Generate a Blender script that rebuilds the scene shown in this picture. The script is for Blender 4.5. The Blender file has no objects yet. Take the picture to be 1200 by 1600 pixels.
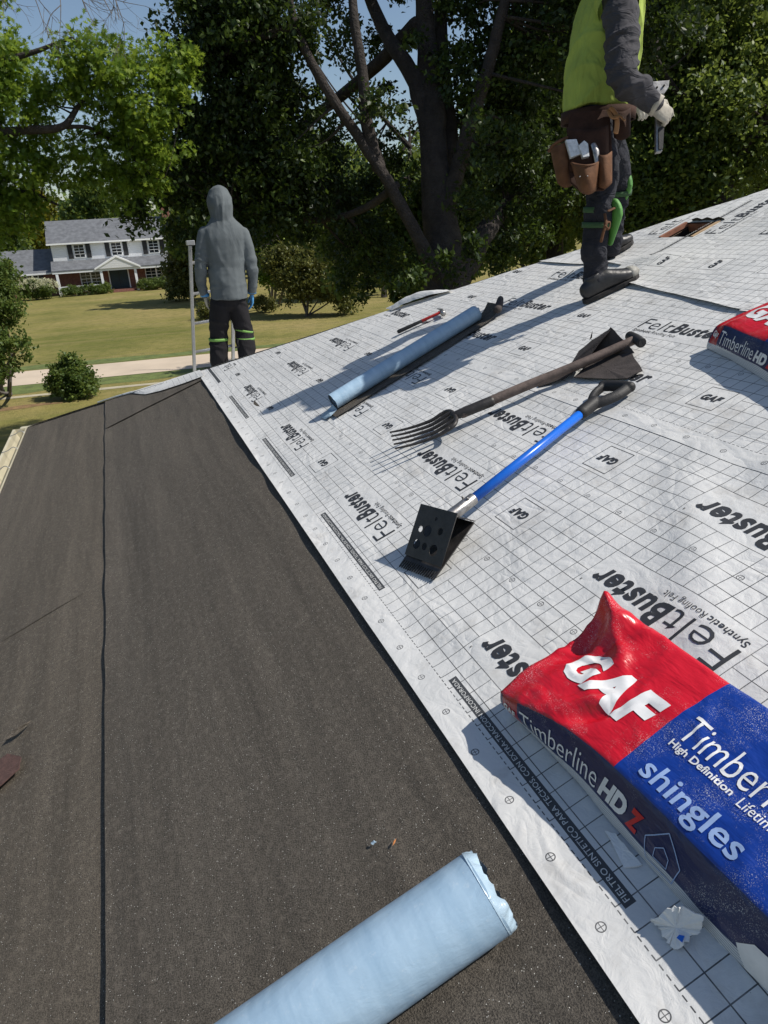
import bpy, bmesh, math, random
import numpy as np
from mathutils import Vector, Matrix, Quaternion

# ------------------------------------------------------------------ camera, sky, sun, exposure
SC = bpy.context.scene
COL = SC.collection
TH = math.radians(21.455)                      # roof pitch
CT, ST = math.cos(TH), math.sin(TH)
CAM = Vector((-0.45325, 0.0, 1.15331))
RIGHT = Vector((0.93690919, -0.34581798, -0.05109893))
DOWN = Vector((-0.17630248, -0.34121897, -0.92330225))
FWD = Vector((0.3018586, 0.87405923, -0.38065976))
cam_data = bpy.data.cameras.new('camera')
cam = bpy.data.objects.new('camera', cam_data)
COL.objects.link(cam)
cam.matrix_world = Matrix(((RIGHT.x, -DOWN.x, -FWD.x, CAM.x), (RIGHT.y, -DOWN.y, -FWD.y, CAM.y),
                           (RIGHT.z, -DOWN.z, -FWD.z, CAM.z), (0, 0, 0, 1)))
cam_data.sensor_fit = 'VERTICAL'; cam_data.sensor_height = 24.0; cam_data.sensor_width = 18.0
cam_data.lens = 16.5
cam_data.clip_start = 0.05; cam_data.clip_end = 4000
SC.camera = cam

SUN = Vector((1.12, -0.51, 1.515)).normalized()      # towards the sun
SUN_EL = math.asin(SUN.z); SUN_AZ = math.atan2(SUN.x, SUN.y)
world = bpy.data.worlds.new('World'); SC.world = world; world.use_nodes = True
wn = world.node_tree.nodes; wl = world.node_tree.links
bgn = wn['Background']; sky = wn.new('ShaderNodeTexSky'); sky.sky_type = 'NISHITA'
sky.sun_disc = False; sky.sun_elevation = SUN_EL; sky.sun_rotation = SUN_AZ
sky.air_density = 1.0; sky.dust_density = .7; sky.ozone_density = 1.0
wl.new(sky.outputs[0], bgn.inputs[0]); bgn.inputs[1].default_value = 0.10
sl = bpy.data.lights.new('sun', 'SUN'); sl.energy = 5.0; sl.angle = math.radians(0.53); sl.color = (1.0, 0.945, 0.855)
sun = bpy.data.objects.new('sun', sl); COL.objects.link(sun)
sun.rotation_euler = (-SUN).to_track_quat('-Z', 'Y').to_euler(); sun.location = (20, -10, 30)
SC.view_settings.view_transform = 'Standard'; SC.view_settings.look = 'None'
SC.view_settings.exposure = 0.0; SC.view_settings.gamma = 1.0
SC.render.engine = 'CYCLES'
SC.cycles.max_bounces = 5; SC.cycles.transparent_max_bounces = 8

# ------------------------------------------------------------------ helpers
GZ = -4.4                                       # ground level (roof origin is z = 0)
rng = np.random.default_rng(7)
random.seed(7)
BW = Vector((CT, 0, ST)); AW = Vector((0, 1, 0)); NW = Vector((-ST, 0, CT))

def rp(a, b, n=0.0):                            # point on the main roof face: a along the eave, b up the slope, n off it
    return AW * a + BW * b + NW * n
def PX(x, y, d):                                # point seen along a direction of the photograph, d metres deep
    return CAM + (RIGHT * ((x - 600) / 1100.0) + DOWN * ((y - 800) / 1100.0) + FWD) * d
def PXG(x, y, z=GZ):
    r = RIGHT * ((x - 600) / 1100.0) + DOWN * ((y - 800) / 1100.0) + FWD
    return CAM + r * ((z - CAM.z) / r.z)

def tag(o, label=None, cat=None, group=None, kind=None):
    if label: o['label'] = label
    if cat: o['category'] = cat
    if group: o['group'] = group
    if kind: o['kind'] = kind
    return o
def empty(name, loc=(0, 0, 0), parent=None):
    o = bpy.data.objects.new(name, None); COL.objects.link(o); o.location = loc; o.empty_display_size = 0.1
    if parent: o.parent = parent
    return o

class MB:
    """collects vertices and faces in world space; build() links them as one mesh object"""
    def __init__(s): s.v = []; s.f = []
    def add(s, vs, fs):
        k = len(s.v); s.v += [Vector(v) for v in vs]; s.f += [tuple(i + k for i in f) for f in fs]; return s
    def box(s, c, size, rot=None, taper=1.0):
        hx, hy, hz = size[0] / 2, size[1] / 2, size[2] / 2
        vs = []
        for z in (-hz, hz):
            t = 1.0 if z < 0 else taper
            vs += [Vector((-hx * t, -hy * t, z)), Vector((hx * t, -hy * t, z)), Vector((hx * t, hy * t, z)), Vector((-hx * t, hy * t, z))]
        if rot is not None: vs = [rot @ v for v in vs]
        c = Vector(c)
        return s.add([v + c for v in vs], [(3, 2, 1, 0), (4, 5, 6, 7), (0, 1, 5, 4), (1, 2, 6, 5), (2, 3, 7, 6), (3, 0, 4, 7)])
    def bar(s, p, q, w, h, up=Vector((0, 0, 1))):
        p = Vector(p); q = Vector(q); t = (q - p).normalized()
        x = t.cross(up); x = x.normalized() if x.length > 1e-6 else Vector((1, 0, 0)); u = x.cross(t).normalized()
        vs = []
        for o in (p, q):
            vs += [o - x * w / 2 - u * h / 2, o + x * w / 2 - u * h / 2, o + x * w / 2 + u * h / 2, o - x * w / 2 + u * h / 2]
        return s.add(vs, [(0, 3, 2, 1), (4, 5, 6, 7), (0, 1, 5, 4), (1, 2, 6, 5), (2, 3, 7, 6), (3, 0, 4, 7)])
    def loft(s, pts, rad, ref=(1, 0, 0), n=14, caps=True, round_caps=True, jitter=0.0):
        pts = [Vector(p) for p in pts]; ref = Vector(ref)
        rad = [(r, r) if not isinstance(r, (tuple, list)) else tuple(r) for r in rad]
        if caps and round_caps:
            t0 = (pts[1] - pts[0]).normalized(); t1 = (pts[-1] - pts[-2]).normalized()
            a, b = rad[0], rad[-1]; ra = min(a); rb = min(b)
            pts = [pts[0] - t0 * ra * .8, pts[0] - t0 * ra * .45] + pts + [pts[-1] + t1 * rb * .45, pts[-1] + t1 * rb * .8]
            rad = [(a[0] * .4, a[1] * .4), (a[0] * .85, a[1] * .85)] + rad + [(b[0] * .85, b[1] * .85), (b[0] * .4, b[1] * .4)]
        m = len(pts); vs = []; px = None
        for i in range(m):
            t = (pts[min(i + 1, m - 1)] - pts[max(i - 1, 0)])
            t = t.normalized() if t.length > 1e-9 else Vector((0, 0, 1))
            r0 = ref if px is None else px
            x = r0 - t * r0.dot(t)
            if x.length < 1e-5: x = t.orthogonal()
            x.normalize(); y = t.cross(x); px = x
            for k in range(n):
                an = 2 * math.pi * k / n
                j = 1.0 + (random.uniform(-jitter, jitter) if jitter else 0)
                vs.append(pts[i] + x * (rad[i][0] * math.cos(an) * j) + y * (rad[i][1] * math.sin(an) * j))
        fs = []
        for i in range(m - 1):
            for k in range(n):
                k2 = (k + 1) % n
                fs.append((i * n + k, i * n + k2, (i + 1) * n + k2, (i + 1) * n + k))
        if caps:
            fs.append(tuple(range(n - 1, -1, -1))); fs.append(tuple((m - 1) * n + k for k in range(n)))
        return s.add(vs, fs)
    def prism(s, poly, off):                     # polygon (list of points) pushed along off
        poly = [Vector(p) for p in poly]; off = Vector(off); k = len(poly)
        vs = poly + [p + off for p in poly]
        fs = [tuple(range(k - 1, -1, -1)), tuple(range(k, 2 * k))]
        fs += [(i, (i + 1) % k, k + (i + 1) % k, k + i) for i in range(k)]
        return s.add(vs, fs)
    def mesh(s, name):
        me = bpy.data.meshes.new(name); me.from_pydata([tuple(v) for v in s.v], [], s.f)
        bm = bmesh.new(); bm.from_mesh(me); bmesh.ops.recalc_face_normals(bm, faces=bm.faces); bm.to_mesh(me); bm.free()
        return me
    def build(s, name, mat, parent=None, smooth=False, bevel=0.0):
        me = s.mesh(name)
        return link(name, me, mat, parent, smooth, bevel)

def link(name, me, mat, parent=None, smooth=False, bevel=0.0):
    o = bpy.data.objects.new(name, me); COL.objects.link(o)
    if mat: me.materials.append(mat)
    if smooth: me.shade_smooth()
    if bevel:
        md = o.modifiers.new('bevel', 'BEVEL'); md.width = bevel; md.segments = 2; md.limit_method = 'ANGLE'; md.angle_limit = math.radians(40)
    if parent:
        o.parent = parent
        o.matrix_parent_inverse = world_of(parent).inverted()
    return o
def world_of(o):
    m = o.matrix_basis.copy()
    if o.parent: m = world_of(o.parent) @ o.matrix_parent_inverse @ m
    return m
def np_mesh(name, verts, loops, starts, totals, face_attr=None, uv=None):
    me = bpy.data.meshes.new(name)
    me.vertices.add(len(verts)); me.vertices.foreach_set('co', np.asarray(verts, dtype=np.float32).ravel())
    me.loops.add(len(loops)); me.loops.foreach_set('vertex_index', np.asarray(loops, dtype=np.int32))
    me.polygons.add(len(starts)); me.polygons.foreach_set('loop_start', np.asarray(starts, dtype=np.int32))
    me.polygons.foreach_set('loop_total', np.asarray(totals, dtype=np.int32))
    if face_attr is not None:
        at = me.attributes.new('rnd', 'FLOAT', 'FACE'); at.data.foreach_set('value', np.asarray(face_attr, dtype=np.float32))
    if uv is not None:
        ul = me.uv_layers.new(name='UVMap'); ul.data.foreach_set('uv', np.asarray(uv, dtype=np.float32)[np.asarray(loops)].ravel())
    me.update(calc_edges=True); me.validate()
    return me
def grid_mesh(name, P, uv=None):                 # P: (m, n, 3) array of points
    m, n = P.shape[:2]
    i = np.arange(m - 1)[:, None] * n + np.arange(n - 1)[None]
    q = np.stack([i, i + 1, i + n + 1, i + n], -1).reshape(-1, 4)
    return np_mesh(name, P.reshape(-1, 3), q.ravel(), np.arange(len(q)) * 4, np.full(len(q), 4), uv=None if uv is None else uv.reshape(-1, 2))
def hash2(i, j, s):
    h = (i.astype(np.int64) * 374761393 + j.astype(np.int64) * 668265263 + s * 1274126177) & 0x7fffffff
    h = ((h ^ (h >> 13)) * 1103515245) & 0x7fffffff
    return ((h ^ (h >> 16)) & 0xffff) / 65535.0
def vnoise(x, y, s=0):
    x = np.asarray(x, float); y = np.asarray(y, float)
    i = np.floor(x); j = np.floor(y); u = x - i; v = y - j
    u = u * u * u * (u * (u * 6 - 15) + 10); v = v * v * v * (v * (v * 6 - 15) + 10)
    i = i.astype(np.int64); j = j.astype(np.int64)
    a = hash2(i, j, s); b = hash2(i + 1, j, s); c = hash2(i, j + 1, s); d = hash2(i + 1, j + 1, s)
    return (a * (1 - u) + b * u) * (1 - v) + (c * (1 - u) + d * u) * v - 0.5
def catmull(pts, k=5):
    pts = [Vector(p) for p in pts]; out = []
    q = [pts[0] * 2 - pts[1]] + pts + [pts[-1] * 2 - pts[-2]]
    for i in range(1, len(q) - 2):
        for j in range(k):
            t = j / k; a, b, c, d = q[i - 1], q[i], q[i + 1], q[i + 2]
            out.append(0.5 * ((2 * b) + (c - a) * t + (2 * a - 5 * b + 4 * c - d) * t * t + (3 * b - a - 3 * c + d) * t ** 3))
    out.append(pts[-1]); return out
def lerp_list(r, k=5):
    out = []
    for i in range(len(r) - 1):
        for j in range(k): out.append(r[i] + (r[i + 1] - r[i]) * j / k)
    out.append(r[-1]); return out

# ------------------------------------------------------------------ materials
class NT:
    def __init__(s, name):
        s.m = bpy.data.materials.new(name); s.m.use_nodes = True
        s.t = s.m.node_tree; s.n = s.t.nodes; s.l = s.t.links
        s.b = s.n['Principled BSDF']; s.out = s.n['Material Output']
    def put(s, sock, v):
        if isinstance(v, bpy.types.NodeSocket): s.l.new(v, sock)
        else: sock.default_value = v
    def math(s, op, a, b=0.0, c=0.0, clamp=False):
        n = s.n.new('ShaderNodeMath'); n.operation = op; n.use_clamp = clamp
        s.put(n.inputs[0], a); s.put(n.inputs[1], b); s.put(n.inputs[2], c); return n.outputs[0]
    def mix(s, f, a, b, typ='MIX'):
        n = s.n.new('ShaderNodeMix'); n.data_type = 'RGBA'; n.blend_type = typ
        s.put(n.inputs[0], f); s.put(n.inputs[6], col(a)); s.put(n.inputs[7], col(b)); return n.outputs[2]
    def noise(s, scale, detail=4, rough=.55, vec=None, dim=None, dist=0.0):
        n = s.n.new('ShaderNodeTexNoise'); n.inputs['Scale'].default_value = scale; n.inputs['Detail'].default_value = detail
        n.inputs['Roughness'].default_value = rough; n.inputs['Distortion'].default_value = dist
        if vec is not None: s.l.new(vec, n.inputs['Vector'])
        return n.outputs[0]
    def vor(s, scale, vec=None, feature='F1'):
        n = s.n.new('ShaderNodeTexVoronoi'); n.inputs['Scale'].default_value = scale; n.feature = feature
        if vec is not None: s.l.new(vec, n.inputs['Vector'])
        return n
    def ramp(s, f, stops):
        n = s.n.new('ShaderNodeValToRGB'); s.l.new(f, n.inputs[0]); e = n.color_ramp.elements
        while len(e) < len(stops): e.new(0.5)
        for k, (p, c) in enumerate(stops): e[k].position = p; e[k].color = col(c)
        return n.outputs[0]
    def obj(s):
        return s.n.new('ShaderNodeTexCoord').outputs['Object']
    def uv(s):
        return s.n.new('ShaderNodeTexCoord').outputs['UV']
    def scale(s, vec, sc):
        n = s.n.new('ShaderNodeMapping'); s.l.new(vec, n.inputs[0]); n.inputs['Scale'].default_value = sc; return n.outputs[0]
    def bump(s, h, strength=.3, dist=.01, normal=None):
        n = s.n.new('ShaderNodeBump'); n.inputs['Strength'].default_value = strength; n.inputs['Distance'].default_value = dist
        s.l.new(h, n.inputs['Height'])
        if normal is not None: s.l.new(normal, n.inputs['Normal'])
        return n.outputs[0]
    def set(s, color=None, rough=None, metal=None, normal=None, spec=None):
        if color is not None: s.put(s.b.inputs['Base Color'], col(color))
        if rough is not None: s.put(s.b.inputs['Roughness'], rough)
        if metal is not None: s.put(s.b.inputs['Metallic'], metal)
        if normal is not None: s.l.new(normal, s.b.inputs['Normal'])
        if spec is not None: s.put(s.b.inputs['Specular IOR Level'], spec)
        return s.m
def col(c):
    if isinstance(c, (tuple, list)) and len(c) == 3: return (c[0], c[1], c[2], 1.0)
    return c
def simple(name, c, rough=.6, var=.25, scale=8, bump=0.0, bscale=60, metal=0.0, spec=.5, bdist=.004):
    t = NT(name); v = t.obj()
    n = t.noise(scale, 5, .6, v)
    cc = t.mix(t.math('MULTIPLY', t.math('SUBTRACT', n, .5), 2.0, clamp=False), c, c)
    dark = tuple(x * (1 - var) for x in c); light = tuple(min(1, x * (1 + var)) for x in c)
    cc = t.ramp(n, [(.3, dark), (.7, light)])
    t.set(cc, rough, metal, spec=spec)
    if bump: t.set(normal=t.bump(t.noise(bscale, 4, .6, v), bump, bdist))
    return t.m
# ------------------------------------------------------------------ materials of the roof
def felt_material(strip=True):
    t = NT('felt_print'); uv = t.uv()
    sx = t.n.new('ShaderNodeSeparateXYZ'); t.l.new(uv, sx.inputs[0]); p, q = sx.outputs[0], sx.outputs[1]
    M = t.math; G = 0.0508; W = 0.00115
    def per(x, off, period):                         # signed distance to the nearest multiple
        k = M('ADD', M('DIVIDE', M('SUBTRACT', x, off), period), .5)
        return M('MULTIPLY', M('SUBTRACT', M('FRACT', k), .5), period)
    def lt(a, b): return M('LESS_THAN', a, b)
    def gt(a, b): return M('GREATER_THAN', a, b)
    def mul(*a):
        r = a[0]
        for x in a[1:]: r = M('MULTIPLY', r, x)
        return r
    def mx(*a):
        r = a[0]
        for x in a[1:]: r = M('MAXIMUM', r, x)
        return r
    lq = mul(lt(M('ABSOLUTE', per(q, .124, G)), W), gt(q, .1))
    lp = mul(lt(M('ABSOLUTE', per(p, .93, G)), W), gt(q, .076))
    pm = M('FLOORED_MODULO', M('SUBTRACT', p, .93), 1.2192)
    qr = M('FLOORED_MODULO', M('SUBTRACT', q, .1748), .3556)
    qin = mul(gt(qr, W), lt(qr, .1524 - W), gt(q, .17))
    fb = mul(gt(pm, W), lt(pm, .508 - W))
    gf = mul(gt(pm, .8128 + W), lt(pm, 1.016 - W))
    clear = mul(qin, mx(fb, gf))
    lines = mul(mx(lq, lp), M('SUBTRACT', 1.0, clear))
    dp = M('SUBTRACT', M('ABSOLUTE', M('SUBTRACT', pm, .914)), .059)
    dq = M('SUBTRACT', M('ABSOLUTE', M('SUBTRACT', qr, .0762)), .0605)
    boxl = mul(lt(M('ABSOLUTE', M('MAXIMUM', dp, dq)), .0019), gt(q, .17))
    cp = per(p, .509, .1524)
    cq = M('SUBTRACT', q, .037)
    for r in (.413, .793, 1.179):
        c2 = M('SUBTRACT', q, r)
        cond = lt(M('ABSOLUTE', c2), M('ABSOLUTE', cq))
        cq = M('ADD', M('MULTIPLY', c2, cond), M('MULTIPLY', cq, M('SUBTRACT', 1.0, cond)))
    rr = M('SQRT', M('ADD', M('MULTIPLY', cp, cp), M('MULTIPLY', cq, cq)))
    ring = lt(M('ABSOLUTE', M('SUBTRACT', rr, .0085)), .0011)
    cross = mul(lt(rr, .0085), lt(M('MINIMUM', M('ABSOLUTE', cp), M('ABSOLUTE', cq)), .0008))
    dash = mul(lt(M('ABSOLUTE', M('SUBTRACT', q, .0765)), .0012), lt(M('FRACT', M('DIVIDE', p, .0169)), .62))
    st = mul(lt(M('FLOORED_MODULO', M('SUBTRACT', p, .664), 1.2192), .701), gt(q, .0885), lt(q, .1115))
    v = t.obj()
    fade = t.ramp(t.noise(9, 4, .7, v), [(.30, (.72, .72, .72)), (.55, (1, 1, 1))])
    ink = mul(mx(lines, boxl, ring, cross, dash), t.math('ADD', fade, 0.0))
    n1 = t.noise(3.2, 3, .65, v); n2 = t.noise(240, 3, .6, v)
    base = t.ramp(n1, [(.25, (.54, .545, .54)), (.5, (.645, .645, .635)), (.8, (.715, .71, .69))])
    dirt = t.ramp(t.noise(7.0, 4, .75, v), [(.55, (0, 0, 0)), (.80, (1, 1, 1))])
    base = t.mix(t.math('MULTIPLY', dirt, .55), base, (.34, .31, .27))
    speck = t.ramp(t.vor(55, v).outputs['Distance'], [(.03, (1, 1, 1)), (.05, (0, 0, 0))])
    base = t.mix(t.math('MULTIPLY', mul(speck, gt(t.noise(2.3, 3, .6, v), .55)), .6), base, (.12, .10, .085))
    base = t.mix(t.math('MULTIPLY', n2, .10), base, (.42, .44, .46))
    c = t.mix(t.math('MULTIPLY', ink, .93), base, (.030, .032, .036))
    if strip: c = t.mix(st, c, (.060, .063, .068))
    cre = t.noise(7.5, 2, .5, t.scale(v, (1.0, .55, 1.0)), dist=1.2)
    ridg = t.math('ABSOLUTE', t.math('SUBTRACT', cre, .5))
    b1 = t.bump(ridg, .32, .030)
    b2 = t.bump(t.noise(26, 3, .6, v, dist=1.0), .22, .012, b1)
    b3 = t.bump(t.noise(420, 2, .5, v), .18, .0012, b2)
    return t.set(c, .50, normal=b3, spec=.35)

def membrane_material(name, tint):
    t = NT(name); v = t.obj()
    big = t.noise(1.6, 4, .65, t.scale(v, (6.5, .30, 6.5)))
    fine = t.noise(330, 2, .75, v)
    med = t.noise(55, 2, .6, v)
    base = t.ramp(big, [(.3, tuple(x * .72 for x in tint)), (.7, tuple(x * 1.35 for x in tint))])
    base = t.mix(t.ramp(fine, [(.38, (1, 1, 1)), (.62, (0, 0, 0))]), base, tuple(x * .33 for x in tint))
    base = t.mix(t.math('MULTIPLY', t.ramp(med, [(.5, (0, 0, 0)), (.75, (1, 1, 1))]), .4), base, tuple(x * 1.6 for x in tint))
    vo = t.vor(420, v)
    rnd = t.n.new('ShaderNodeSeparateColor'); t.l.new(vo.outputs['Color'], rnd.inputs[0])
    glint = t.math('MULTIPLY', t.math('GREATER_THAN', rnd.outputs[0], .982), t.math('LESS_THAN', vo.outputs['Distance'], .36))
    base = t.mix(glint, base, (.62, .60, .55))
    b = t.bump(t.noise(6, 3, .5, t.scale(v, (2.5, .5, 2.5))), .25, .02)
    b = t.bump(fine, .8, .0035, b)
    return t.set(base, .78, normal=b, spec=.35)

M_FELT = felt_material(); M_FELT2 = felt_material(False)
M_INK = simple('ink_black', (.030, .032, .037), .55, .15, 40)
M_INKLIGHT = simple('ink_white', (.62, .62, .60), .55, .1, 40)
M_MEMB = membrane_material('granular_membrane', (.112, .097, .079))
M_MEMB2 = membrane_material('granular_membrane_lighter', (.130, .110, .086))  # same granular membrane in a lighter tint
M_DECK = simple('deck_wood', (.30, .20, .12), .8, .3, 4, .3)
M_BRICKWALL = simple('house_brick', (.26, .12, .09), .85, .3, 9, .4, 40)
M_CREAM = simple('cream_gutter', (.50, .46, .34), .45, .1, 3)
M_DARKVOID = simple('painted_attic_shade', (.012, .010, .010), .9, .2, 5)  # depth of the attic put into the colour as near-black shade

# ------------------------------------------------------------------ lettering
_tc = {}
def text_mesh(body, bold=0.0, shear=0.0, spacing=1.0):
    key = (body, bold, shear, spacing)
    if key in _tc: return _tc[key]
    cu = bpy.data.curves.new('t', 'FONT'); cu.body = body; cu.size = 1.0; cu.offset = bold; cu.shear = shear
    cu.space_character = spacing; cu.resolution_u = 3; cu.fill_mode = 'BOTH'
    o = bpy.data.objects.new('t', cu); COL.objects.link(o)
    dg = bpy.context.evaluated_depsgraph_get(); me = bpy.data.meshes.new_from_object(o.evaluated_get(dg))
    v = np.array([x.co[:2] for x in me.vertices]); f = [tuple(p.vertices) for p in me.polygons]
    bpy.data.objects.remove(o); bpy.data.curves.remove(cu); bpy.data.meshes.remove(me)
    v = v - v.min(0); _tc[key] = (v, f); return v, f
def text_fit(body, w, h, **k):                   # letters scaled to a width and height in metres
    v, f = text_mesh(body, **k); s = v.max(0)
    return v * np.array([w / s[0], h / s[1]]), f
class Letters:
    """flat lettering in the (u, v) plane of a sheet, cut finely and laid on a surface function"""
    def __init__(s): s.v = []; s.f = []
    def put(s, v, f, org, ex, ey):               # org + x*ex + y*ey
        k = len(s.v); org = np.array(org, float); ex = np.array(ex, float); ey = np.array(ey, float)
        s.v += [tuple(org + x * ex + y * ey) for x, y in v]; s.f += [tuple(i + k for i in g) for g in f]
    def build(s, name, mat, parent, surf, cell=.03):
        bm = bmesh.new(); vs = [bm.verts.new((x, y, 0)) for x, y in s.v]
        for g in s.f:
            try: bm.faces.new([vs[i] for i in g])
            except ValueError: pass
        A = np.array(s.v)
        if cell:
            for ax in (0, 1):
                c = math.ceil(A[:, ax].min() / cell) * cell
                while c < A[:, ax].max():
                    co = [0, 0, 0]; co[ax] = c; no = [0, 0, 0]; no[ax] = 1
                    bmesh.ops.bisect_plane(bm, geom=bm.verts[:] + bm.edges[:] + bm.faces[:], plane_co=co, plane_no=no, dist=1e-6)
                    c += cell
        P = np.array([v.co[:2] for v in bm.verts]); Q = surf(P[:, 0], P[:, 1])
        for v, q in zip(bm.verts, Q): v.co = q
        me = bpy.data.meshes.new(name); bm.to_mesh(me); bm.free()
        return link(name, me, mat, parent, smooth=True)

# ------------------------------------------------------------------ the roof we stand on
A_EAVE, B_EAVE = 7.94, -1.66                     # far eave corner in roof coordinates
def a_hip(b): return A_EAVE - (np.asarray(b) - B_EAVE) * CT
B_RIDGE = 5.2
house = tag(empty('house_being_reroofed', (2.0, 2.0, GZ)),
            'house with hip roof half covered in printed white felt and black membrane', 'house')
XE, XR = B_EAVE * CT, B_RIDGE * CT
ZE, ZR = B_EAVE * ST, B_RIDGE * ST
YH = float(a_hip(B_RIDGE))
Y0 = -6.0
XB = 2 * XR - XE
HOLE = (3.25, 3.48, 2.69, 2.88)                  # a0, a1, b0, b1
def roof_pts(a, b, n): # arrays -> (..., 3)
    a, b, n = np.broadcast_arrays(np.asarray(a, float), np.asarray(b, float), np.asarray(n, float))
    return np.stack([b * CT - n * ST, a, b * ST + n * CT], -1)
def cut_hole(me):
    a0, a1, b0, b1 = HOLE
    bm = bmesh.new(); bm.from_mesh(me)
    for co, no in ((rp(a0, 0), AW), (rp(a1, 0), AW), (rp(0, b0), BW), (rp(0, b1), BW)):
        bmesh.ops.bisect_plane(bm, geom=bm.verts[:] + bm.edges[:] + bm.faces[:], plane_co=co, plane_no=no, dist=1e-6)
    kill = [f for f in bm.faces if a0 < f.calc_center_median().dot(AW) < a1 and b0 < f.calc_center_median().dot(BW) < b1]
    bmesh.ops.delete(bm, geom=kill, context='FACES'); bm.to_mesh(me); bm.free()
dn = -.022
bs = np.linspace(B_EAVE, B_RIDGE, 12)
aa = np.linspace(0, 1, 10)
Pdk = roof_pts(Y0 + (a_hip(bs)[:, None] - Y0) * aa[None], bs[:, None], dn)
me = grid_mesh('roof_deck', Pdk); cut_hole(me)
link('roof_deck', me, M_DECK, house)
# far hip face, back face and gable end (the far side of the house)
m = MB()
hz = ZE + dn
m.add([(XE, A_EAVE, hz), (XB, A_EAVE, hz), (XR, YH, ZR + dn)], [(0, 1, 2)])
m.add([(XB, A_EAVE, hz), (XB, Y0, hz), (XR, Y0, ZR + dn), (XR, YH, ZR + dn)], [(0, 1, 2, 3)])
m.build('roof_deck', M_DECK, house)
# eave soffit, fascia and walls
m = MB(); m.box(((XE + XB) / 2, (Y0 + A_EAVE) / 2, ZE - .14), (XB - XE - .04, A_EAVE - Y0 - .04, .18)); m.build('fascia', M_CREAM, house)
m = MB(); m.box(((XE + XB) / 2, (Y0 + A_EAVE) / 2, (GZ + ZE - .2) / 2 - .02), (XB - XE - .9, A_EAVE - Y0 - .9, ZE - .2 - GZ)); m.build('wall', M_BRICKWALL, house)

# wrinkles of the felt, shared by sheet and print
def felt_h(a, b, seed=0):
    a = np.asarray(a, float); b = np.asarray(b, float)
    h = .0085 * vnoise(a * 2.1, b * 2.6, 3 + seed) + .0030 * vnoise(a * 5.2 + b * 2, b * 6.0, 9 + seed)
    h = h + .006 * np.maximum(0, vnoise(a * 1.3 + b * .7, b * 3.3 - a * .5, 21 + seed))
    def ridge(a0, b0, a1, b1, w, amp):
        d = np.array([a1 - a0, b1 - b0]); L = np.hypot(*d); d /= L
        s = (a - a0) * d[0] + (b - b0) * d[1]; r = -(a - a0) * d[1] + (b - b0) * d[0]
        e = np.clip(s / L, 0, 1); tap = np.exp(-np.maximum(0, np.abs(s / L - .5) - .35) ** 2 * 60)
        return amp * np.exp(-(r / w) ** 2) * tap
    h = h + ridge(1.60, 1.16, .95, .62, .075, .016) + ridge(1.45, 1.3, 1.05, 1.25, .07, .015)
    h = h + ridge(2.2, .13, .6, .11, .035, .006) + ridge(3.9, 2.2, 3.1, 2.5, .05, .012)
    h = h + ridge(1.72, .24, 1.28, .34, .05, .006) + ridge(2.7, 1.22, 1.6, 1.24, .05, .006)
    return h
def sheet(name, label, a0, a1, b0, b1, n0, uvf, da=.04, db=.03, lo_edge=None, seed=0, hip=True, hole=False, over=0.0, lift=.0, mat=None, hfun=felt_h):
    """sheet over a0..a1 (or to the hip) and b0..b1; lo_edge(a) moves the lower edge"""
    nb = max(3, int((b1 - b0) / db)); na = max(4, int((a1 - a0) / da))
    tb = np.linspace(0, 1, nb); ta = np.linspace(0, 1, na)
    B = b0 + (b1 - b0) * tb[:, None] + 0 * ta[None]
    top = np.minimum(a1, a_hip(B) + over) if hip else a1 + 0 * B
    low = a0 + 0 * B
    A = low + (np.maximum(top, low + .001) - low) * ta[None]
    if lo_edge is not None:
        B = np.maximum(B, lo_edge(A)) if False else lo_edge(A) + (b1 - lo_edge(A)) * tb[:, None]
        if hip: A = np.minimum(A, a_hip(B) + over)
    N = n0 + hfun(A, B, seed)
    if lift: N = N + lift * np.exp(-(tb[:, None] * (b1 - b0) / .035)) * (.6 + 1.2 * (vnoise(A * 4.5, A * 0 + 7.7, seed + 5) + .3))
    P = roof_pts(A, B, N)
    U = np.stack(uvf(A, B), -1)
    me = grid_mesh(name, P, U)
    if hole: cut_hole(me)
    o = link(name, me, mat or M_FELT, house, smooth=True)
    if label: o['label'] = label
    return o
def memb_h(a, b, seed=0):
    return .007 * vnoise(a * .9, b * 2.0, 31 + seed) + .003 * vnoise(a * 2.7, b * 3.4, 41 + seed)
wav = lambda A: -.785 + .006 * vnoise(A * 2.2, A * 0 + 3.3, 77) + .006 * vnoise(A * 6.0, A * 0 + 1.3, 78)
uv0 = lambda A, B: (A, B)
sheet('membrane_sheet', 'lower course of grey granular membrane along the eave', Y0, 9.0, B_EAVE - .02, -.70, -.013, uv0, da=.08, seed=0, mat=M_MEMB2, hfun=memb_h, over=.03)
sheet('membrane_sheet', 'upper course of grey granular membrane under the felt edge', Y0, 9.0, -.785, .30, -.006, uv0, da=.05, lo_edge=wav, seed=0, mat=M_MEMB, hfun=memb_h, over=.0, lift=.0055)
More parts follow.
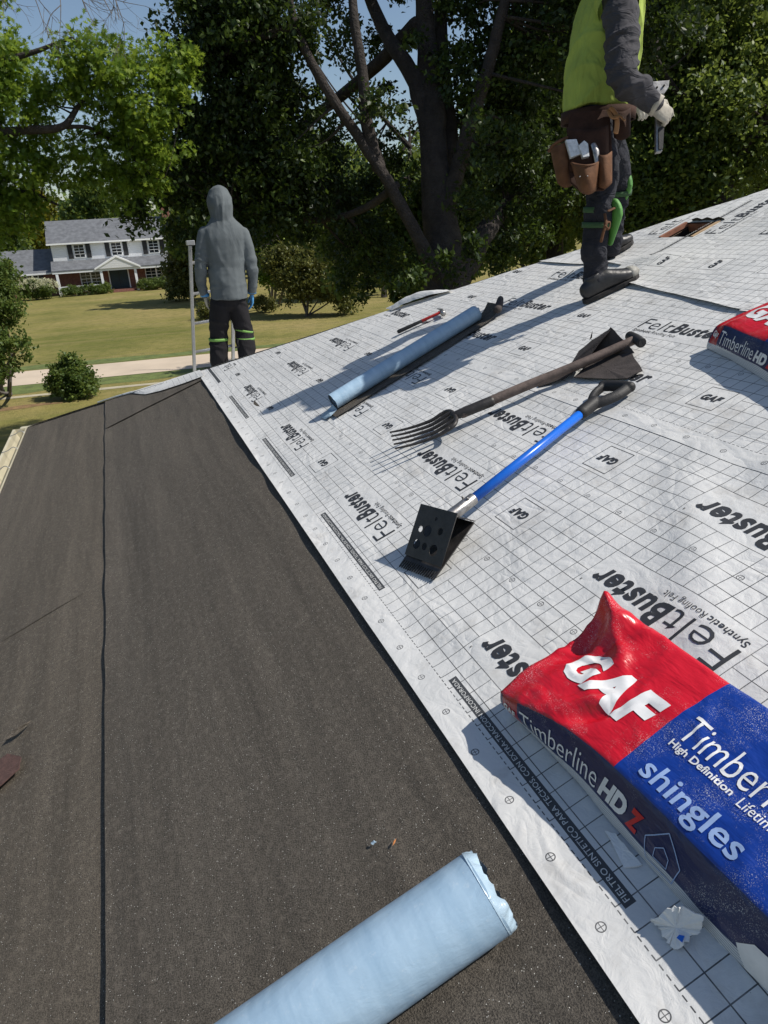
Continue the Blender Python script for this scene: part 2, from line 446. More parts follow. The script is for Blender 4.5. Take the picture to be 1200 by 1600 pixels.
# end lap of the membrane near the hip and a short lap low down
tb = np.linspace(0, 1, 30)[:, None]; ta = np.linspace(0, 1, 14)[None]
Bp = -.775 + .86 * tb + 0 * ta; lo = np.interp(Bp, [-.78, -.3, .1], [6.02, 5.98, 5.93]) + .015 * vnoise(Bp * 5, Bp * 0, 91); Ap = lo + (np.maximum(a_hip(Bp) - .01, lo + .05) - lo) * ta
link('membrane_patch', grid_mesh('membrane_patch', roof_pts(Ap, Bp, -.0005 + memb_h(Ap, Bp) + .004 * np.exp(-(Ap - lo) / .03))), M_MEMB, house, True)
Bp = -1.35 + .50 * tb + 0 * ta; lo = 3.12 + .05 * (Bp + 1.35) + .01 * vnoise(Bp * 6, Bp * 0, 92); Ap = lo + .5 * ta
link('membrane_patch', grid_mesh('membrane_patch', roof_pts(Ap, Bp, -.0125 + memb_h(Ap, Bp) + .0030 * np.exp(-(Ap - lo) / .03) * np.sin(np.pi * tb) ** .5 - .002 * ta - .0025 * np.abs(2 * tb - 1) ** 4)), M_MEMB2, house, True)
# felt courses
S1 = (0.0, .09); e1 = lambda A: .09 + .004 * vnoise(A * 1.5, A * 0 + .5, 5)
f1 = sheet('felt_sheet', 'lowest course of printed white felt beside the black membrane', Y0, 9.0, .09, 1.30, .0, lambda A, B: (A, B - .09), lo_edge=e1, lift=.007)
E2 = 1.228; e2 = lambda A: E2 + .006 * vnoise(A * 1.7, A * 0 + 2.5, 6)
f2 = sheet('felt_sheet', 'second course of printed white felt up the roof', Y0, 9.0, E2, 2.45, .0012, lambda A, B: (A + .013, B - E2), lo_edge=e2, lift=.0, mat=M_FELT2)
e3 = lambda A: np.interp(A, [1.0, 2.3, 2.5, 3.0, 3.45], [2.03, 2.045, 2.07, 2.145, 2.20]) + .010 * vnoise(A * 6, A * 0, 15)
E3 = 3.385
f3 = sheet('felt_sheet', 'felt sheet laid up the slope around the square opening', 2.19, E3, 2.0, 4.2, .0075, lambda A, B: (B - 2.73 + .945, E3 - A), lo_edge=e3, hole=True, lift=.008, da=.03)
e4 = lambda A: 2.335 + .012 * vnoise(A * 3, A * 0, 19) + 0 * A
f4 = sheet('felt_sheet', 'felt sheet lying along the hip behind the standing worker', 3.27, 4.6, 2.3, 3.6, .0050, lambda A, B: (B - 2.73 + .945, E3 + 1.16 - A), lo_edge=e4, hole=True, lift=.006, da=.03)
f5 = sheet('felt_sheet', 'felt sheet beyond the far shingle bundle', Y0, 2.26, 2.0, 5.15, .006, lambda A, B: (B - 2.73 + .945, 2.26 - A), lo_edge=lambda A: 2.03 + .01 * vnoise(A * 3, A * 0, 4), lift=.01, da=.08, db=.06)
# felt on the far hip face, with a tongue folded over the hip
def hip_pt(x, y, n=0.0): return np.stack([x, y + n * ST, ZE + (A_EAVE - y) * math.tan(TH) + n * CT], -1)
tx = np.linspace(0, 1, 60)[None]; ty = np.linspace(0, 1, 40)[:, None]
Yg = A_EAVE + .01 - (A_EAVE - YH) * ty
xl = XE + (A_EAVE - Yg); xr = XB - (A_EAVE - Yg)
Xg = xl + (np.maximum(xr - xl, .001)) * tx; Yg = Yg + 0 * tx
Pg = hip_pt(Xg, Yg, .004 + .006 * vnoise(Xg * 2, Yg * 2, 51))
me = grid_mesh('felt_sheet', Pg, np.stack([Xg, A_EAVE - Yg], -1)); o = link('felt_sheet', me, M_FELT, house, smooth=True); o['label'] = 'felt on the far hip face of the roof'
# tongue of that felt over the hip, lying on the membrane by the corner
tb = np.linspace(0, 1, 24)[:, None]; ta = np.linspace(0, 1, 8)[None]
Bf = -.86 + .98 * tb + 0 * ta
wid = np.interp(Bf[:, :1], [-.86, -.70, -.52, -.40, -.25, -.05, .12], [.02, .02, .06, .30, .36, .34, .30])
Af = a_hip(Bf) + .015 - wid * ta
me = grid_mesh('felt_tongue', roof_pts(Af, Bf, .009 + .004 * vnoise(Af * 4, Bf * 4, 61) + .010 * np.sin(ta * 3.1)), np.stack([Bf + .35, .02 + (a_hip(Bf) - Af)], -1))
o = link('felt_tongue', me, M_FELT, house, smooth=True); o['label'] = 'tongue of felt folded over the hip by the eave corner'
# puckered felt over the hip further up (a loose bulge)
tb = np.linspace(0, 1, 18)[:, None]; ta = np.linspace(0, 1, 10)[None]
Bf = 1.50 + .36 * tb + 0 * ta; Af = a_hip(Bf) + .05 - .13 * ta
me = grid_mesh('felt_bulge', roof_pts(Af, Bf, .012 + .055 * np.sin(math.pi * tb) * np.sin(math.pi * (.15 + .7 * ta)) + .01 * vnoise(Af * 20, Bf * 14, 3)), np.stack([Bf, .0 * Af + .02], -1))
link('felt_bulge', me, M_FELT, house, smooth=True)

# print on the felt
def felt_print(sheet_obj, uv2roof, flip, p_rng, q_max, n0, seed, clip):
    blocks = []
    k0 = math.floor((p_rng[0] - .93) / 1.2192) - 1; k1 = math.ceil((p_rng[1] - .93) / 1.2192) + 1
    big1, bigf = text_fit('Felt', .190, .079, bold=-.012); big2, big2f = text_fit('Buster', .268, .079, bold=.034, spacing=1.09, shear=.12)
    sub1, sub1f = text_fit('Synthetic', .112, .026, bold=.010, spacing=1.03); sub2, sub2f = text_fit('Roofing Felt', .138, .026, bold=-.006, spacing=1.03)
    gaf, gaff = text_fit('GAF', .084, .036, bold=.055, shear=.18, spacing=1.1)
    reg, regf = text_fit('R', .006, .008, bold=0)
    st, stf = text_fit('FIELTRO SINTETICO PARA TECHOS, CON EXTRA-TRACCION INCORPORADA', .685, .0135, bold=.006, spacing=1.05)
    for k in range(k0, k1 + 1):
        for r in range(3):
            if .1748 + .3556 * r + .15 > q_max: continue
            L = Letters(); G_ = Letters(); blocks += [('printed_logo', M_INK, L, .0011), ('printed_mark', M_INK, G_, .0011)]
            pb = .93 + 1.2192 * k; qb = .1748 + .3556 * r
            if flip: ex, ey, start, b0 = (-1, 0), (0, 1), pb + .492, qb + .058          # text runs against p, its top towards +q
            else: ex, ey, start, b0 = (1, 0), (0, -1), pb + .016, qb + .1524 - .058
            def place(v, f, dx, dy):
                org = (start + ex[0] * dx, b0 + ey[1] * dy)
                c = clip(org[0] + ex[0] * .1, org[1])
                c2 = clip(org[0], org[1]) and clip(org[0] + ex[0] * v[:, 0].max(), org[1])
                if c and c2: L.put(v, f, org, ex, ey)
            place(big1, bigf, 0, 0); place(big2, big2f, .196, 0)
            place(reg, regf, .474, .074)
            place(sub1, sub1f, .004, -.036); place(sub2, sub2f, .124, -.036)
            gp = pb + .914 - (-.042 if flip else .042); gq = qb + .0762 - (.018 if flip else -.018)
            if clip(gp, gq) and clip(gp + ex[0] * .07, gq): G_.put(gaf, gaff, (gp, gq), ex, ey)
        if not flip:
            sp = .664 + 1.2192 * k
            if clip(sp, .1) and clip(sp + .7, .1): W = Letters(); blocks.append(('printed_strip', M_INKLIGHT, W, .0013)); W.put(st, stf, (sp + .008, .1068), (1, 0), (0, -1))
    def surf(off):
        def fn(p, q):
            a, b = uv2roof(p, q)
            return roof_pts(a, b, n0 + felt_h(a, b, seed) + off)
        return fn
    for nm, mt, bl, of in blocks:
        if bl.v: bl.build(nm, mt, sheet_obj, surf(of))
def in_roof(u2r, a_lo, a_hi, b_lo):
    def c(p, q):
        a, b = u2r(p, q); return a_lo < a < min(a_hi, float(a_hip(b)) - .02) and b > b_lo and not (HOLE[0] - .03 < a < HOLE[1] + .03 and HOLE[2] - .03 < b < HOLE[3] + .03)
    return c
u1 = lambda p, q: (p, q + .09); felt_print(f1, u1, False, (-1.5, 6.3), 1.13, .0, 0, in_roof(u1, -1.5, 9, 0))
u2 = lambda p, q: (p - .013, q + E2); felt_print(f2, u2, True, (-.5, 5.3), 1.2, .0012, 0, in_roof(u2, .3, 9, 0))
u3 = lambda p, q: (E3 - q, p + 2.73 - .945); felt_print(f3, u3, False, (0, 2.4), 1.2, .0075, 0, in_roof(u3, 2.2, 3.36, 2.2))
u4 = lambda p, q: (E3 + 1.16 - q, p + 2.73 - .945); felt_print(f4, u4, False, (0, 2.4), 1.2, .0050, 0, in_roof(u4, 3.40, 4.6, 2.38))

# square opening in the deck: four boards round a shaft coloured black for shade
op = empty('vent_opening', rp(3.36, 2.78), house); op.matrix_parent_inverse = world_of(house).inverted(); op.location = rp(3.36, 2.78)
a0, a1, b0, b1 = HOLE
M_RAW = simple('cut_plywood', (.48, .33, .19), .8, .3, 20, .3)
M_REDWOOD = simple('reddish_board_edge', (.30, .13, .08), .8, .3, 20, .3)
def quadbox(p0, p1, p2, p3, t):                   # thin slab from four points, pushed along t
    return MB().prism([p0, p1, p2, p3], t)
dd = -.045
quadbox(rp(a0, b0, .015), rp(a0, b1, .015), rp(a0, b1, dd), rp(a0, b0, dd), -AW * .02).build('opening_side', M_RAW, op)
quadbox(rp(a1, b0, .012), rp(a1, b1, .012), rp(a1, b1, -.012), rp(a1, b0, -.012), AW * .02).build('opening_side', M_REDWOOD, op)
quadbox(rp(a0, b0, -.022), rp(a1, b0, -.022), rp(a1, b0, dd), rp(a0, b0, dd), -BW * .02).build('opening_side', M_RAW, op)
quadbox(rp(a0, b1, -.002), rp(a1, b1, -.002), rp(a1, b1, dd), rp(a0, b1, dd), BW * .02).build('opening_side', M_REDWOOD, op)
quadbox(rp(a0 - .1, b0 - .1, dd - .5), rp(a1 + .1, b0 - .1, dd - .5), rp(a1 + .1, b1 + .1, dd - .5), rp(a0 - .1, b1 + .1, dd - .5), -NW * .02).build('shaft_bottom', M_DARKVOID, op)
m = MB()
for p, q in ((rp(a0, b0), rp(a0, b1)), (rp(a0, b1), rp(a1, b1)), (rp(a1 + .004, b1), rp(a1 + .004, b0)), (rp(a1, b0), rp(a0, b0))): m.add([p + NW * (dd if abs(p.y - q.y) > .01 or p.y < 3.4 else -.012), q + NW * (dd if abs(p.y - q.y) > .01 or p.y < 3.4 else -.012), q + NW * (dd - .5), p + NW * (dd - .5)], [(0, 1, 2, 3)])
m.build('shaft', M_DARKVOID, op)
# a bent-up flap of felt beside the opening, and torn membrane edge
m = MB()
e = [rp(a1 - .02 - .24 * i / 9, b1 + .012 + .006 * math.sin(i * 2.1), .020 + .012 * (i % 3) / 2) for i in range(10)]
f = [p + BW * .02 - NW * .045 for p in e]
m.add(e + f, [(i, i + 1, 11 + i, 10 + i) for i in range(9)]); m.build('torn_felt_edge', M_MEMB, op)

# gutter along the near eave with wire hangers
g = empty('gutter', (XE, 1, ZE), house); g.matrix_parent_inverse = world_of(house).inverted()
prof = [(-.02, -.02), (-.02, -.12), (-.06, -.14), (-.11, -.135), (-.135, -.08), (-.14, -.035), (-.155, -.03), (-.155, -.024), (-.132, -.026), (-.126, -.08), (-.105, -.125), (-.06, -.13), (-.03, -.112), (-.03, -.02)]
m = MB(); k = len(prof); vs = []
ys = [Y0, 2.0, 5.0, A_EAVE + .02]
for y in ys: vs += [Vector((XE + x, y, ZE + z)) for x, z in prof]
fs = [(i * k + j, i * k + (j + 1) % k, (i + 1) * k + (j + 1) % k, (i + 1) * k + j) for i in range(3) for j in range(k)]
m.add(vs, fs); m.build('trough', M_CREAM, g)
m = MB(); m.add([Vector((XE + x, A_EAVE + .02, ZE + z)) for x, z in prof[:8]] + [Vector((XE - .02, A_EAVE + .02, ZE - .024))], [tuple(range(9))]); m.build('end_cap', M_CREAM, g)
M_WIRE = simple('galvanised', (.45, .45, .43), .4, .2, 10, metal=.8)
y = -1.0
while y < A_EAVE:
    pts = catmull([(XE - .015, y, ZE - .005), (XE - .05, y + .01, ZE + .015), (XE - .10, y, ZE - .01), (XE - .15, y - .005, ZE - .02)], 3)
    m = MB(); m.loft(pts, [.004] * len(pts), n=6, ref=(0, 1, 0)); m.build('gutter_hanger', M_WIRE, g, smooth=True); y += .62
m = MB(); m.box(((XE + XB) / 2, A_EAVE + .075, ZE - .08), (XB - XE + .2, .11, .11)); m.build('trough', M_CREAM, g, bevel=.02)
# ------------------------------------------------------------------ ground, road, path
def ground_material():
    t = NT('dry_lawn'); v = t.obj()
    n1 = t.noise(.12, 4, .6, v); n2 = t.noise(2.2, 4, .7, v); n3 = t.noise(.9, 2, .6, t.scale(v, (.03, .95, 1)))
    c = t.ramp(n1, [(.35, (.135, .140, .036)), (.5, (.225, .200, .065)), (.65, (.29, .235, .095))])
    c = t.mix(t.math('MULTIPLY', t.ramp(n3, [(.4, (0, 0, 0)), (.65, (1, 1, 1))]), .5), c, (.235, .195, .085))
    c = t.mix(t.math('MULTIPLY', t.ramp(n2, [(.45, (0, 0, 0)), (.7, (1, 1, 1))]), .45), c, (.055, .080, .018))
    lit = t.ramp(t.noise(.25, 3, .6, t.scale(v, (1.0, 1.0, 1))), [(.55, (0, 0, 0)), (.66, (1, 1, 1))])
    b = t.bump(t.noise(9, 4, .7, v), .7, .08)
    return t.set(c, .95, normal=b, spec=.1)
M_GRASS = ground_material()
M_ROAD = simple('concrete_road', (.52, .43, .33), .9, .10, .6, .3, 20)
M_PATH = simple('pale_path', (.40, .36, .26), .95, .15, 2, .3, 20)
M_LITTER = simple('leaf_litter', (.20, .125, .055), .95, .45, 3.5, .6, 14, bdist=.03)
m = MB(); m.add([(-1500, -600, GZ), (1500, -600, GZ), (1500, 2500, GZ), (-1500, 2500, GZ)], [(0, 1, 2, 3)])
tag(m.build('ground', M_GRASS), kind='structure')
def strip(name, mat, pts, z, seg=24, jit=0.0):
    (x0, y0, w0), (x1, y1, w1) = pts
    vs = []; fs = []
    for i in range(seg + 1):
        k = i / seg; x = x0 + (x1 - x0) * k; y = y0 + (y1 - y0) * k; w = w0 + (w1 - w0) * k
        vs += [(x, y - w / 2 + random.uniform(-jit, jit), z), (x, y + w / 2 + random.uniform(-jit, jit), z)]
        if i: fs.append((2 * i - 2, 2 * i, 2 * i + 1, 2 * i - 1))
    m = MB(); m.add(vs, fs); return tag(m.build(name, mat), kind='structure')
strip('road', M_ROAD, [(-60, 39.0, 3.9), (60, 29.4, 3.4)], GZ + .02, jit=.05)
strip('path', M_PATH, [(-40, 34.2, .42), (40, 25.3, .42)], GZ + .012, 60, .06)
M_VERGE = simple('green_verge', (.105, .135, .034), .95, .35, 2.0, .6, 12, bdist=.05)
strip('grass_verge', M_VERGE, [(-45, 36.0, 3.0), (45, 28.2, 2.6)], GZ + .006, 60, .35)
strip('grass_verge', M_VERGE, [(-45, 40.9, 1.0), (45, 33.0, 1.0)], GZ + .006, 60, .25)
strip('leaf_litter', M_LITTER, [(-30, 28.6, 3.6), (-3.0, 28.2, .4)], GZ + .008, 40, .25)

# ------------------------------------------------------------------ the house across the road
M_SHINGLE = simple('grey_shingles', (.125, .132, .145), .9, .30, 2.2, .5, 12, bdist=.02)
M_WHITE = simple('white_paint', (.84, .85, .86), .6, .05, 2)
M_SIDING = NT('white_siding'); _v = M_SIDING.obj()
_s = M_SIDING.n.new('ShaderNodeSeparateXYZ'); M_SIDING.l.new(_v, _s.inputs[0])
_f = M_SIDING.math('FRACT', M_SIDING.math('DIVIDE', _s.outputs[2], .2))
M_SIDING = M_SIDING.set((.84, .85, .87), .6, normal=M_SIDING.bump(_f, .8, .03))
M_FBRICK = simple('red_brick', (.20, .088, .065), .9, .28, 6, .3, 20)
M_SHUT = simple('dark_shutter', (.018, .019, .022), .6, .2, 3)
M_DOOR = simple('teal_door', (.012, .035, .050), .5, .2, 2)
M_PANE = simple('window_glass', (.02, .025, .03), .08, .2, 1, spec=.8)
far = tag(empty('colonial_house', (0, 87, GZ)), 'white and brick two-storey house with grey roof and porch across the road', 'house')
HX, HY = -6.1, 85.3
def hp(x, y, z): return Vector((HX + x, HY + y, GZ + z))
def hbox(name, mat, x0, x1, y0, y1, z0, z1, parent=far, bevel=0.0):
    m = MB(); m.box(hp((x0 + x1) / 2, (y0 + y1) / 2, (z0 + z1) / 2), (x1 - x0, y1 - y0, z1 - z0)); return m.build(name, mat, parent, bevel=bevel)
WL, WD = 12.6, 1.8
hbox('brick_wall', M_FBRICK, .05, WL - .05, WD, 9.8, 0, 2.85)
hbox('siding_wall', M_SIDING, 0, WL, WD - .03, 9.9, 2.85, 5.25)
def gable_roof(name, x0, x1, y0, y1, ze, zr, over, mat, parent):
    ym = (y0 + y1) / 2; th = .14
    sl = (zr - ze) / (ym - y0)
    m = MB()
    for s in (-1, 1):
        ye = (y0 - over) if s < 0 else (y1 + over); zz = ze - sl * over
        m.prism([hp(x0 - over, ye, zz), hp(x1 + over, ye, zz), hp(x1 + over, ym, zr), hp(x0 - over, ym, zr)], (0, 0, th))
    r = m.build(name, mat, parent)
    for x in (x0, x1):
        g = MB(); g.prism([hp(x, y0, ze - .02), hp(x, y1, ze - .02), hp(x, ym, zr - .03)], (.06, 0, 0)); g.build('gable_end', M_SIDING, parent)
    f = MB(); f.box(hp((x0 + x1) / 2, y0 - over - .06, ze - sl * over + .05), (x1 - x0 + 2 * over + .05, .10, .16)); f.build('eave_gutter', M_WHITE, parent)
    return r
rf = gable_roof('main_roof', 0, WL, WD, 9.9, 5.25, 7.35, .35, M_SHINGLE, far)
hb = hbox('chimney', M_FBRICK, WL - .5, WL + .35, 5.0, 6.2, 4, 8.5, rf); hbox('chimney_cap', M_PATH, WL - .56, WL + .41, 4.94, 6.26, 8.5, 8.62, rf)
# porch
pr_ = MB(); pr_.prism([hp(-.3, -.25, 2.42), hp(WL + .1, -.25, 2.42), hp(WL + .1, WD, 3.32), hp(-.3, WD, 3.32)], (0, 0, .12)); pr_.build('porch_roof', M_SHINGLE, far)
hbox('porch_beam', M_WHITE, -.25, WL + .05, -.22, -.06, 2.22, 2.44)
hbox('porch_floor', M_FBRICK, 0, WL, 0, WD, 0, .22)
for x in (.15, 4.55, 8.05, 12.2): hbox('porch_post', M_WHITE, x - .13, x + .13, -.2, .06, 0, 2.24)
g = MB(); g.prism([hp(4.1, -.35, 2.45), hp(8.5, -.35, 2.45), hp(6.3, -.35, 3.5)], (0, 1.6, 0)); g.build('porch_gable', M_SIDING, far)
for s, xa in ((-1, 3.95), (1, 8.65)):
    m = MB(); m.prism([hp(xa, -.42, 2.36), hp(6.3, -.42, 3.52), hp(6.3, -.42, 3.70), hp(xa, -.42, 2.54)], (0, 1.9, 0)); m.build('gable_trim', M_WHITE, far)
def window(x0, x1, z0, z1, y, parent, muntx=2, muntz=3, leafs=1, group=None):
    w = hbox('window', M_WHITE, x0 - .09, x1 + .09, y - .06, y + .02, z0 - .09, z1 + .09, parent)
    hbox('pane', M_PANE, x0, x1, y - .075, y - .03, z0, z1, w)
    m = MB()
    for i in range(1, muntx * leafs):
        x = x0 + (x1 - x0) * i / (muntx * leafs); t = .14 if (leafs > 1 and i % muntx == 0) else .035
        m.box(hp(x, y - .085, (z0 + z1) / 2), (t, .03, z1 - z0))
    for i in range(1, muntz + 1):
        z = z0 + (z1 - z0) * i / (muntz + 1); m.box(hp((x0 + x1) / 2, y - .088, z), (x1 - x0, .03, .06 if i == 2 else .035))
    m.build('muntins', M_WHITE, w)
for xc in (2.75, 6.55, 10.45):
    window(xc - .48, xc + .48, 3.72, 4.92, WD - .03, far, 2, 3)
    for s in (-1, 1):
        sh = hbox('shutter', M_SHUT, xc + s * .92 - .24, xc + s * .92 + .24, WD - .12, WD - .05, 3.6, 5.02)
window(2.4, 4.4, .8, 2.1, WD, far, 2, 3, 2); window(9.2, 11.4, .8, 2.1, WD, far, 2, 3, 2)
dr = hbox('front_door', M_DOOR, 5.35, 7.25, WD - .08, WD + .02, .22, 2.3); hbox('door_frame', M_WHITE, 5.22, 5.34, WD - .1, WD, .22, 2.42, dr); hbox('door_frame', M_WHITE, 7.26, 7.38, WD - .1, WD, .22, 2.42, dr); hbox('door_frame', M_WHITE, 5.22, 7.38, WD - .1, WD, 2.3, 2.44, dr)
m = MB(); m.box(hp(6.3, WD - .09, 1.25), (.04, .03, 2.0)); m.build('door_seam', M_SHUT, dr)
def railing(x0, x1):
    m = MB(); m.bar(hp(x0, -.07, .88), hp(x1, -.07, .88), .08, .07); m.bar(hp(x0, -.07, .34), hp(x1, -.07, .34), .07, .06)
    x = x0 + .08
    while x < x1: m.box(hp(x, -.07, .6), (.06, .05, .54)); x += .17
    tag(m.build('railing', M_WHITE, far), kind='stuff')
railing(.3, 4.4); railing(8.2, 12.1)
for i in range(3): hbox('brick_step', M_FBRICK, 5.2, 7.6, -.35 - .35 * i, -.0 - .35 * i, 0, .2 - .06 * i)
# left wing
hbox('wing_wall', M_FBRICK, -6.6, 0, WD + .3, 9.0, 0, 2.35)
gable_roof('wing_roof', -6.6, -.36, WD + .3, 9.2, 2.4, 4.55, .3, M_SHINGLE, far)
window(-2.9, -1.9, 1.2, 2.15, WD + .3, far, 2, 2); hbox('shutter', M_SHUT, -1.75, -1.35, WD + .2, WD + .28, 1.1, 2.2); hbox('shutter', M_SHUT, -3.45, -3.05, WD + .2, WD + .28, 1.1, 2.2)
# dark outbuilding in the shade of the trees
sh = tag(empty('shed', PXG(438, 445)), 'dark gabled shed in the shade behind the standing man', 'shed')
c = PXG(440, 432); ry = Matrix.Rotation(.5, 3, 'Z')
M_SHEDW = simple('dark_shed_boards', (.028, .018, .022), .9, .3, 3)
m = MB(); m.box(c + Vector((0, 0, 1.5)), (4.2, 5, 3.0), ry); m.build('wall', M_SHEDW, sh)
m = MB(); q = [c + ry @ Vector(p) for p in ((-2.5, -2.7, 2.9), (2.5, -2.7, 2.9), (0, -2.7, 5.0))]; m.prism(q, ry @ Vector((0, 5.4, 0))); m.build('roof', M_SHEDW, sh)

# ------------------------------------------------------------------ vegetation
def leaf_material(name, c1, c2, c3, trans=.30):
    t = NT(name); at = t.n.new('ShaderNodeAttribute'); at.attribute_name = 'rnd'
    c = t.ramp(at.outputs['Fac'], [(.0, c1), (.6, c2), (1.0, c3)])
    t.set(c, .5, spec=.35)
    tr = t.n.new('ShaderNodeBsdfTranslucent'); t.l.new(t.mix(.5, c, tuple(min(1, x * 2.2) for x in c3)), tr.inputs[0])
    mx = t.n.new('ShaderNodeMixShader'); mx.inputs[0].default_value = trans
    t.l.new(t.b.outputs[0], mx.inputs[1]); t.l.new(tr.outputs[0], mx.inputs[2]); t.l.new(mx.outputs[0], t.out.inputs[0])
    return t.m
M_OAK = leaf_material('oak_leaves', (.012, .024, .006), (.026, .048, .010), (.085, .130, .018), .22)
M_OAKLIT = leaf_material('sunlit_oak_leaves', (.050, .100, .012), (.110, .185, .018), (.22, .29, .035), .42)  # lit copy of the oak leaves, sunlight put into the colour
M_WOOD = leaf_material('wood_leaves', (.020, .042, .011), (.065, .112, .024), (.21, .26, .048), .34)  # sunlit yellow highlights put into the lightest leaf tone
M_YELLOWG = leaf_material('yellow_green_leaves', (.055, .070, .016), (.105, .115, .026), (.17, .165, .04), .3)
M_BRIGHT = leaf_material('bright_yellow_leaves', (.09, .11, .010), (.15, .16, .012), (.22, .20, .02), .3)
M_SHRUB = leaf_material('shrub_leaves', (.036, .070, .014), (.085, .135, .026), (.17, .21, .048), .34)
M_FLOWER = leaf_material('hydrangea_petals', (.42, .42, .22), (.58, .57, .36), (.70, .69, .52), .2)
M_BARK = simple('oak_bark', (.042, .034, .030), .95, .45, 5, 1.0, 22, bdist=.06)
M_BARKL = simple('grey_bark', (.13, .115, .10), .95, .4, 6, .8, 26, bdist=.04)

STAR = []
for k in range(14):                               # lobed leaf outline, length 1 along +y
    an = [0, 18, 34, 52, 66, 92, 112][k % 7] if k < 7 else 0
_half = [(.02, 0), (.05, .22), (.30, .30), (.09, .40), (.42, .62), (.10, .64), (.26, .88), (.05, .82)]
STAR = [(x, y) for x, y in _half] + [(0, 1.02)] + [(-x, y) for x, y in reversed(_half)]
STAR = np.array(STAR)
CLUMP_RND = np.zeros(0)
def leaf_mesh(name, C, size, shape='quad', r=None, up=.35):
    r = r or rng; N = len(C); C = np.asarray(C, float)
    size = np.broadcast_to(np.asarray(size, float), (N,)) * r.uniform(.65, 1.35, N)
    d = r.normal(size=(N, 3)); d[:, 2] -= .35; d /= np.linalg.norm(d, axis=1)[:, None]
    u = r.normal(size=(N, 3)); u[:, 2] += up * 2.5
    x = np.cross(d, u); x /= np.linalg.norm(x, axis=1)[:, None] + 1e-9; nrm = np.cross(x, d)
    rnd = r.uniform(0, 1, N)
    if len(CLUMP_RND) == N: rnd = np.clip(.62 * CLUMP_RND + .55 * rnd ** 1.6, 0, 1)
    if shape == 'quad':
        w = .30
        V = np.stack([C, C + (d * .5 + x * w + nrm * .10) * size[:, None], C + d * size[:, None], C + (d * .5 - x * w + nrm * .10) * size[:, None]], 1)
        k = 4
        b = np.arange(N)[:, None] * 4
        loops = np.concatenate([b + np.array([0, 1, 2]), b + np.array([0, 2, 3])], 1).reshape(-1)
        F = 2 * N; starts = np.arange(F) * 3; tot = np.full(F, 3); fa = np.repeat(rnd, 2)
    else:
        k = len(STAR)
        V = C[:, None] + (x[:, None] * STAR[None, :, :1] + d[:, None] * STAR[None, :, 1:] + nrm[:, None] * (np.abs(STAR[None, :, :1]) * .35)) * size[:, None, None]
        loops = np.arange(N * k); starts = np.arange(N) * k; tot = np.full(N, k); fa = rnd
    return np_mesh(name, V.reshape(-1, 3), loops, starts, tot, face_attr=fa)
def crown_points(clusters, leaves, clump_r, r, per=80, flat=.7):
    """clusters: (centre, radius or radii, weight); leaves gathered in clumps towards the outside"""
    w = np.array([c[2] * (np.prod(c[1]) if hasattr(c[1], '__len__') else c[1] ** 3) ** (2 / 3) for c in clusters]); w = w / w.sum()
    nc = max(len(clusters), leaves // per); pick = r.choice(len(clusters), nc, p=w)
    cen = np.array([tuple(c[0]) for c in clusters])[pick]
    rad = np.array([c[1] if hasattr(c[1], '__len__') else (c[1],) * 3 for c in clusters])[pick]
    d = r.normal(size=(nc, 3)); d /= np.linalg.norm(d, axis=1)[:, None]
    q = cen + d * rad * (r.uniform(0, 1, nc) ** .42)[:, None]
    cr = clump_r * r.uniform(.55, 1.45, nc)
    k = r.poisson(per * .9, nc) + 4
    idx = np.repeat(np.arange(nc), k)
    g = r.normal(size=(len(idx), 3)) * .5; g[:, 2] *= flat
    global CLUMP_RND; CLUMP_RND = (r.uniform(0, 1, nc) ** 1.3)[idx]
    return q[idx] + g * cr[idx][:, None], q
def limbs(paths, mat, parent, name='trunk', n=12):
    for i, (pts, rad) in enumerate(paths):
        P = catmull(pts, 5); R = lerp_list(rad, 5); m = MB()
        P = [p + Vector((random.uniform(-1, 1), random.uniform(-1, 1), 0)) * (R[k] * .10) for k, p in enumerate(P)]
        m.loft(P, R, n=n, jitter=.07); m.build(name if i == 0 else 'limb', mat, parent, smooth=True)
def twigs(parent, mat, Q, paths, r, count, rad=.035, maxd=5):
    pts = np.array([tuple(p) for path, _ in paths for p in catmull(path, 4)]); m = MB()
    for q in Q[r.choice(len(Q), min(count, len(Q)), replace=False)]:
        dist = np.linalg.norm(pts - q, axis=1); k = dist.argmin()
        if dist[k] > maxd or dist[k] < .3: continue
        a = Vector(pts[k]); b = Vector(q); mid = (a + b) / 2 + Vector(r.normal(size=3) * .12 * dist[k]); mid.z -= .05 * dist[k]
        P = catmull([a, mid, b], 3); m.loft(P, list(np.linspace(rad, rad * .2, len(P))), n=5)
    if m.v: tag(m.build('twigs', mat, parent, smooth=True), kind='stuff')
def tree(name, label, cat, paths, clusters, leaves, size, clump_r, mat, bark=M_BARK, shape='quad', seed=1, per=80, group=None, ntw=80, twr=.03, crown='crown', flat=.7, maxd=5):
    r = np.random.default_rng(seed)
    base = paths[0][0][0] if paths else clusters[0][0]
    o = tag(empty(name, Vector(base)), label, cat, group)
    limbs(paths, bark, o)
    L, Q = crown_points(clusters, leaves, clump_r, r, per, flat)
    link(crown, leaf_mesh(crown, L, size, shape, r), mat, o)
    if paths and ntw: twigs(o, bark, Q, paths, r, ntw, twr, maxd)
    return o
def cl(x, y, d, r, w=1.0): return (PX(x, y, d), r, w)

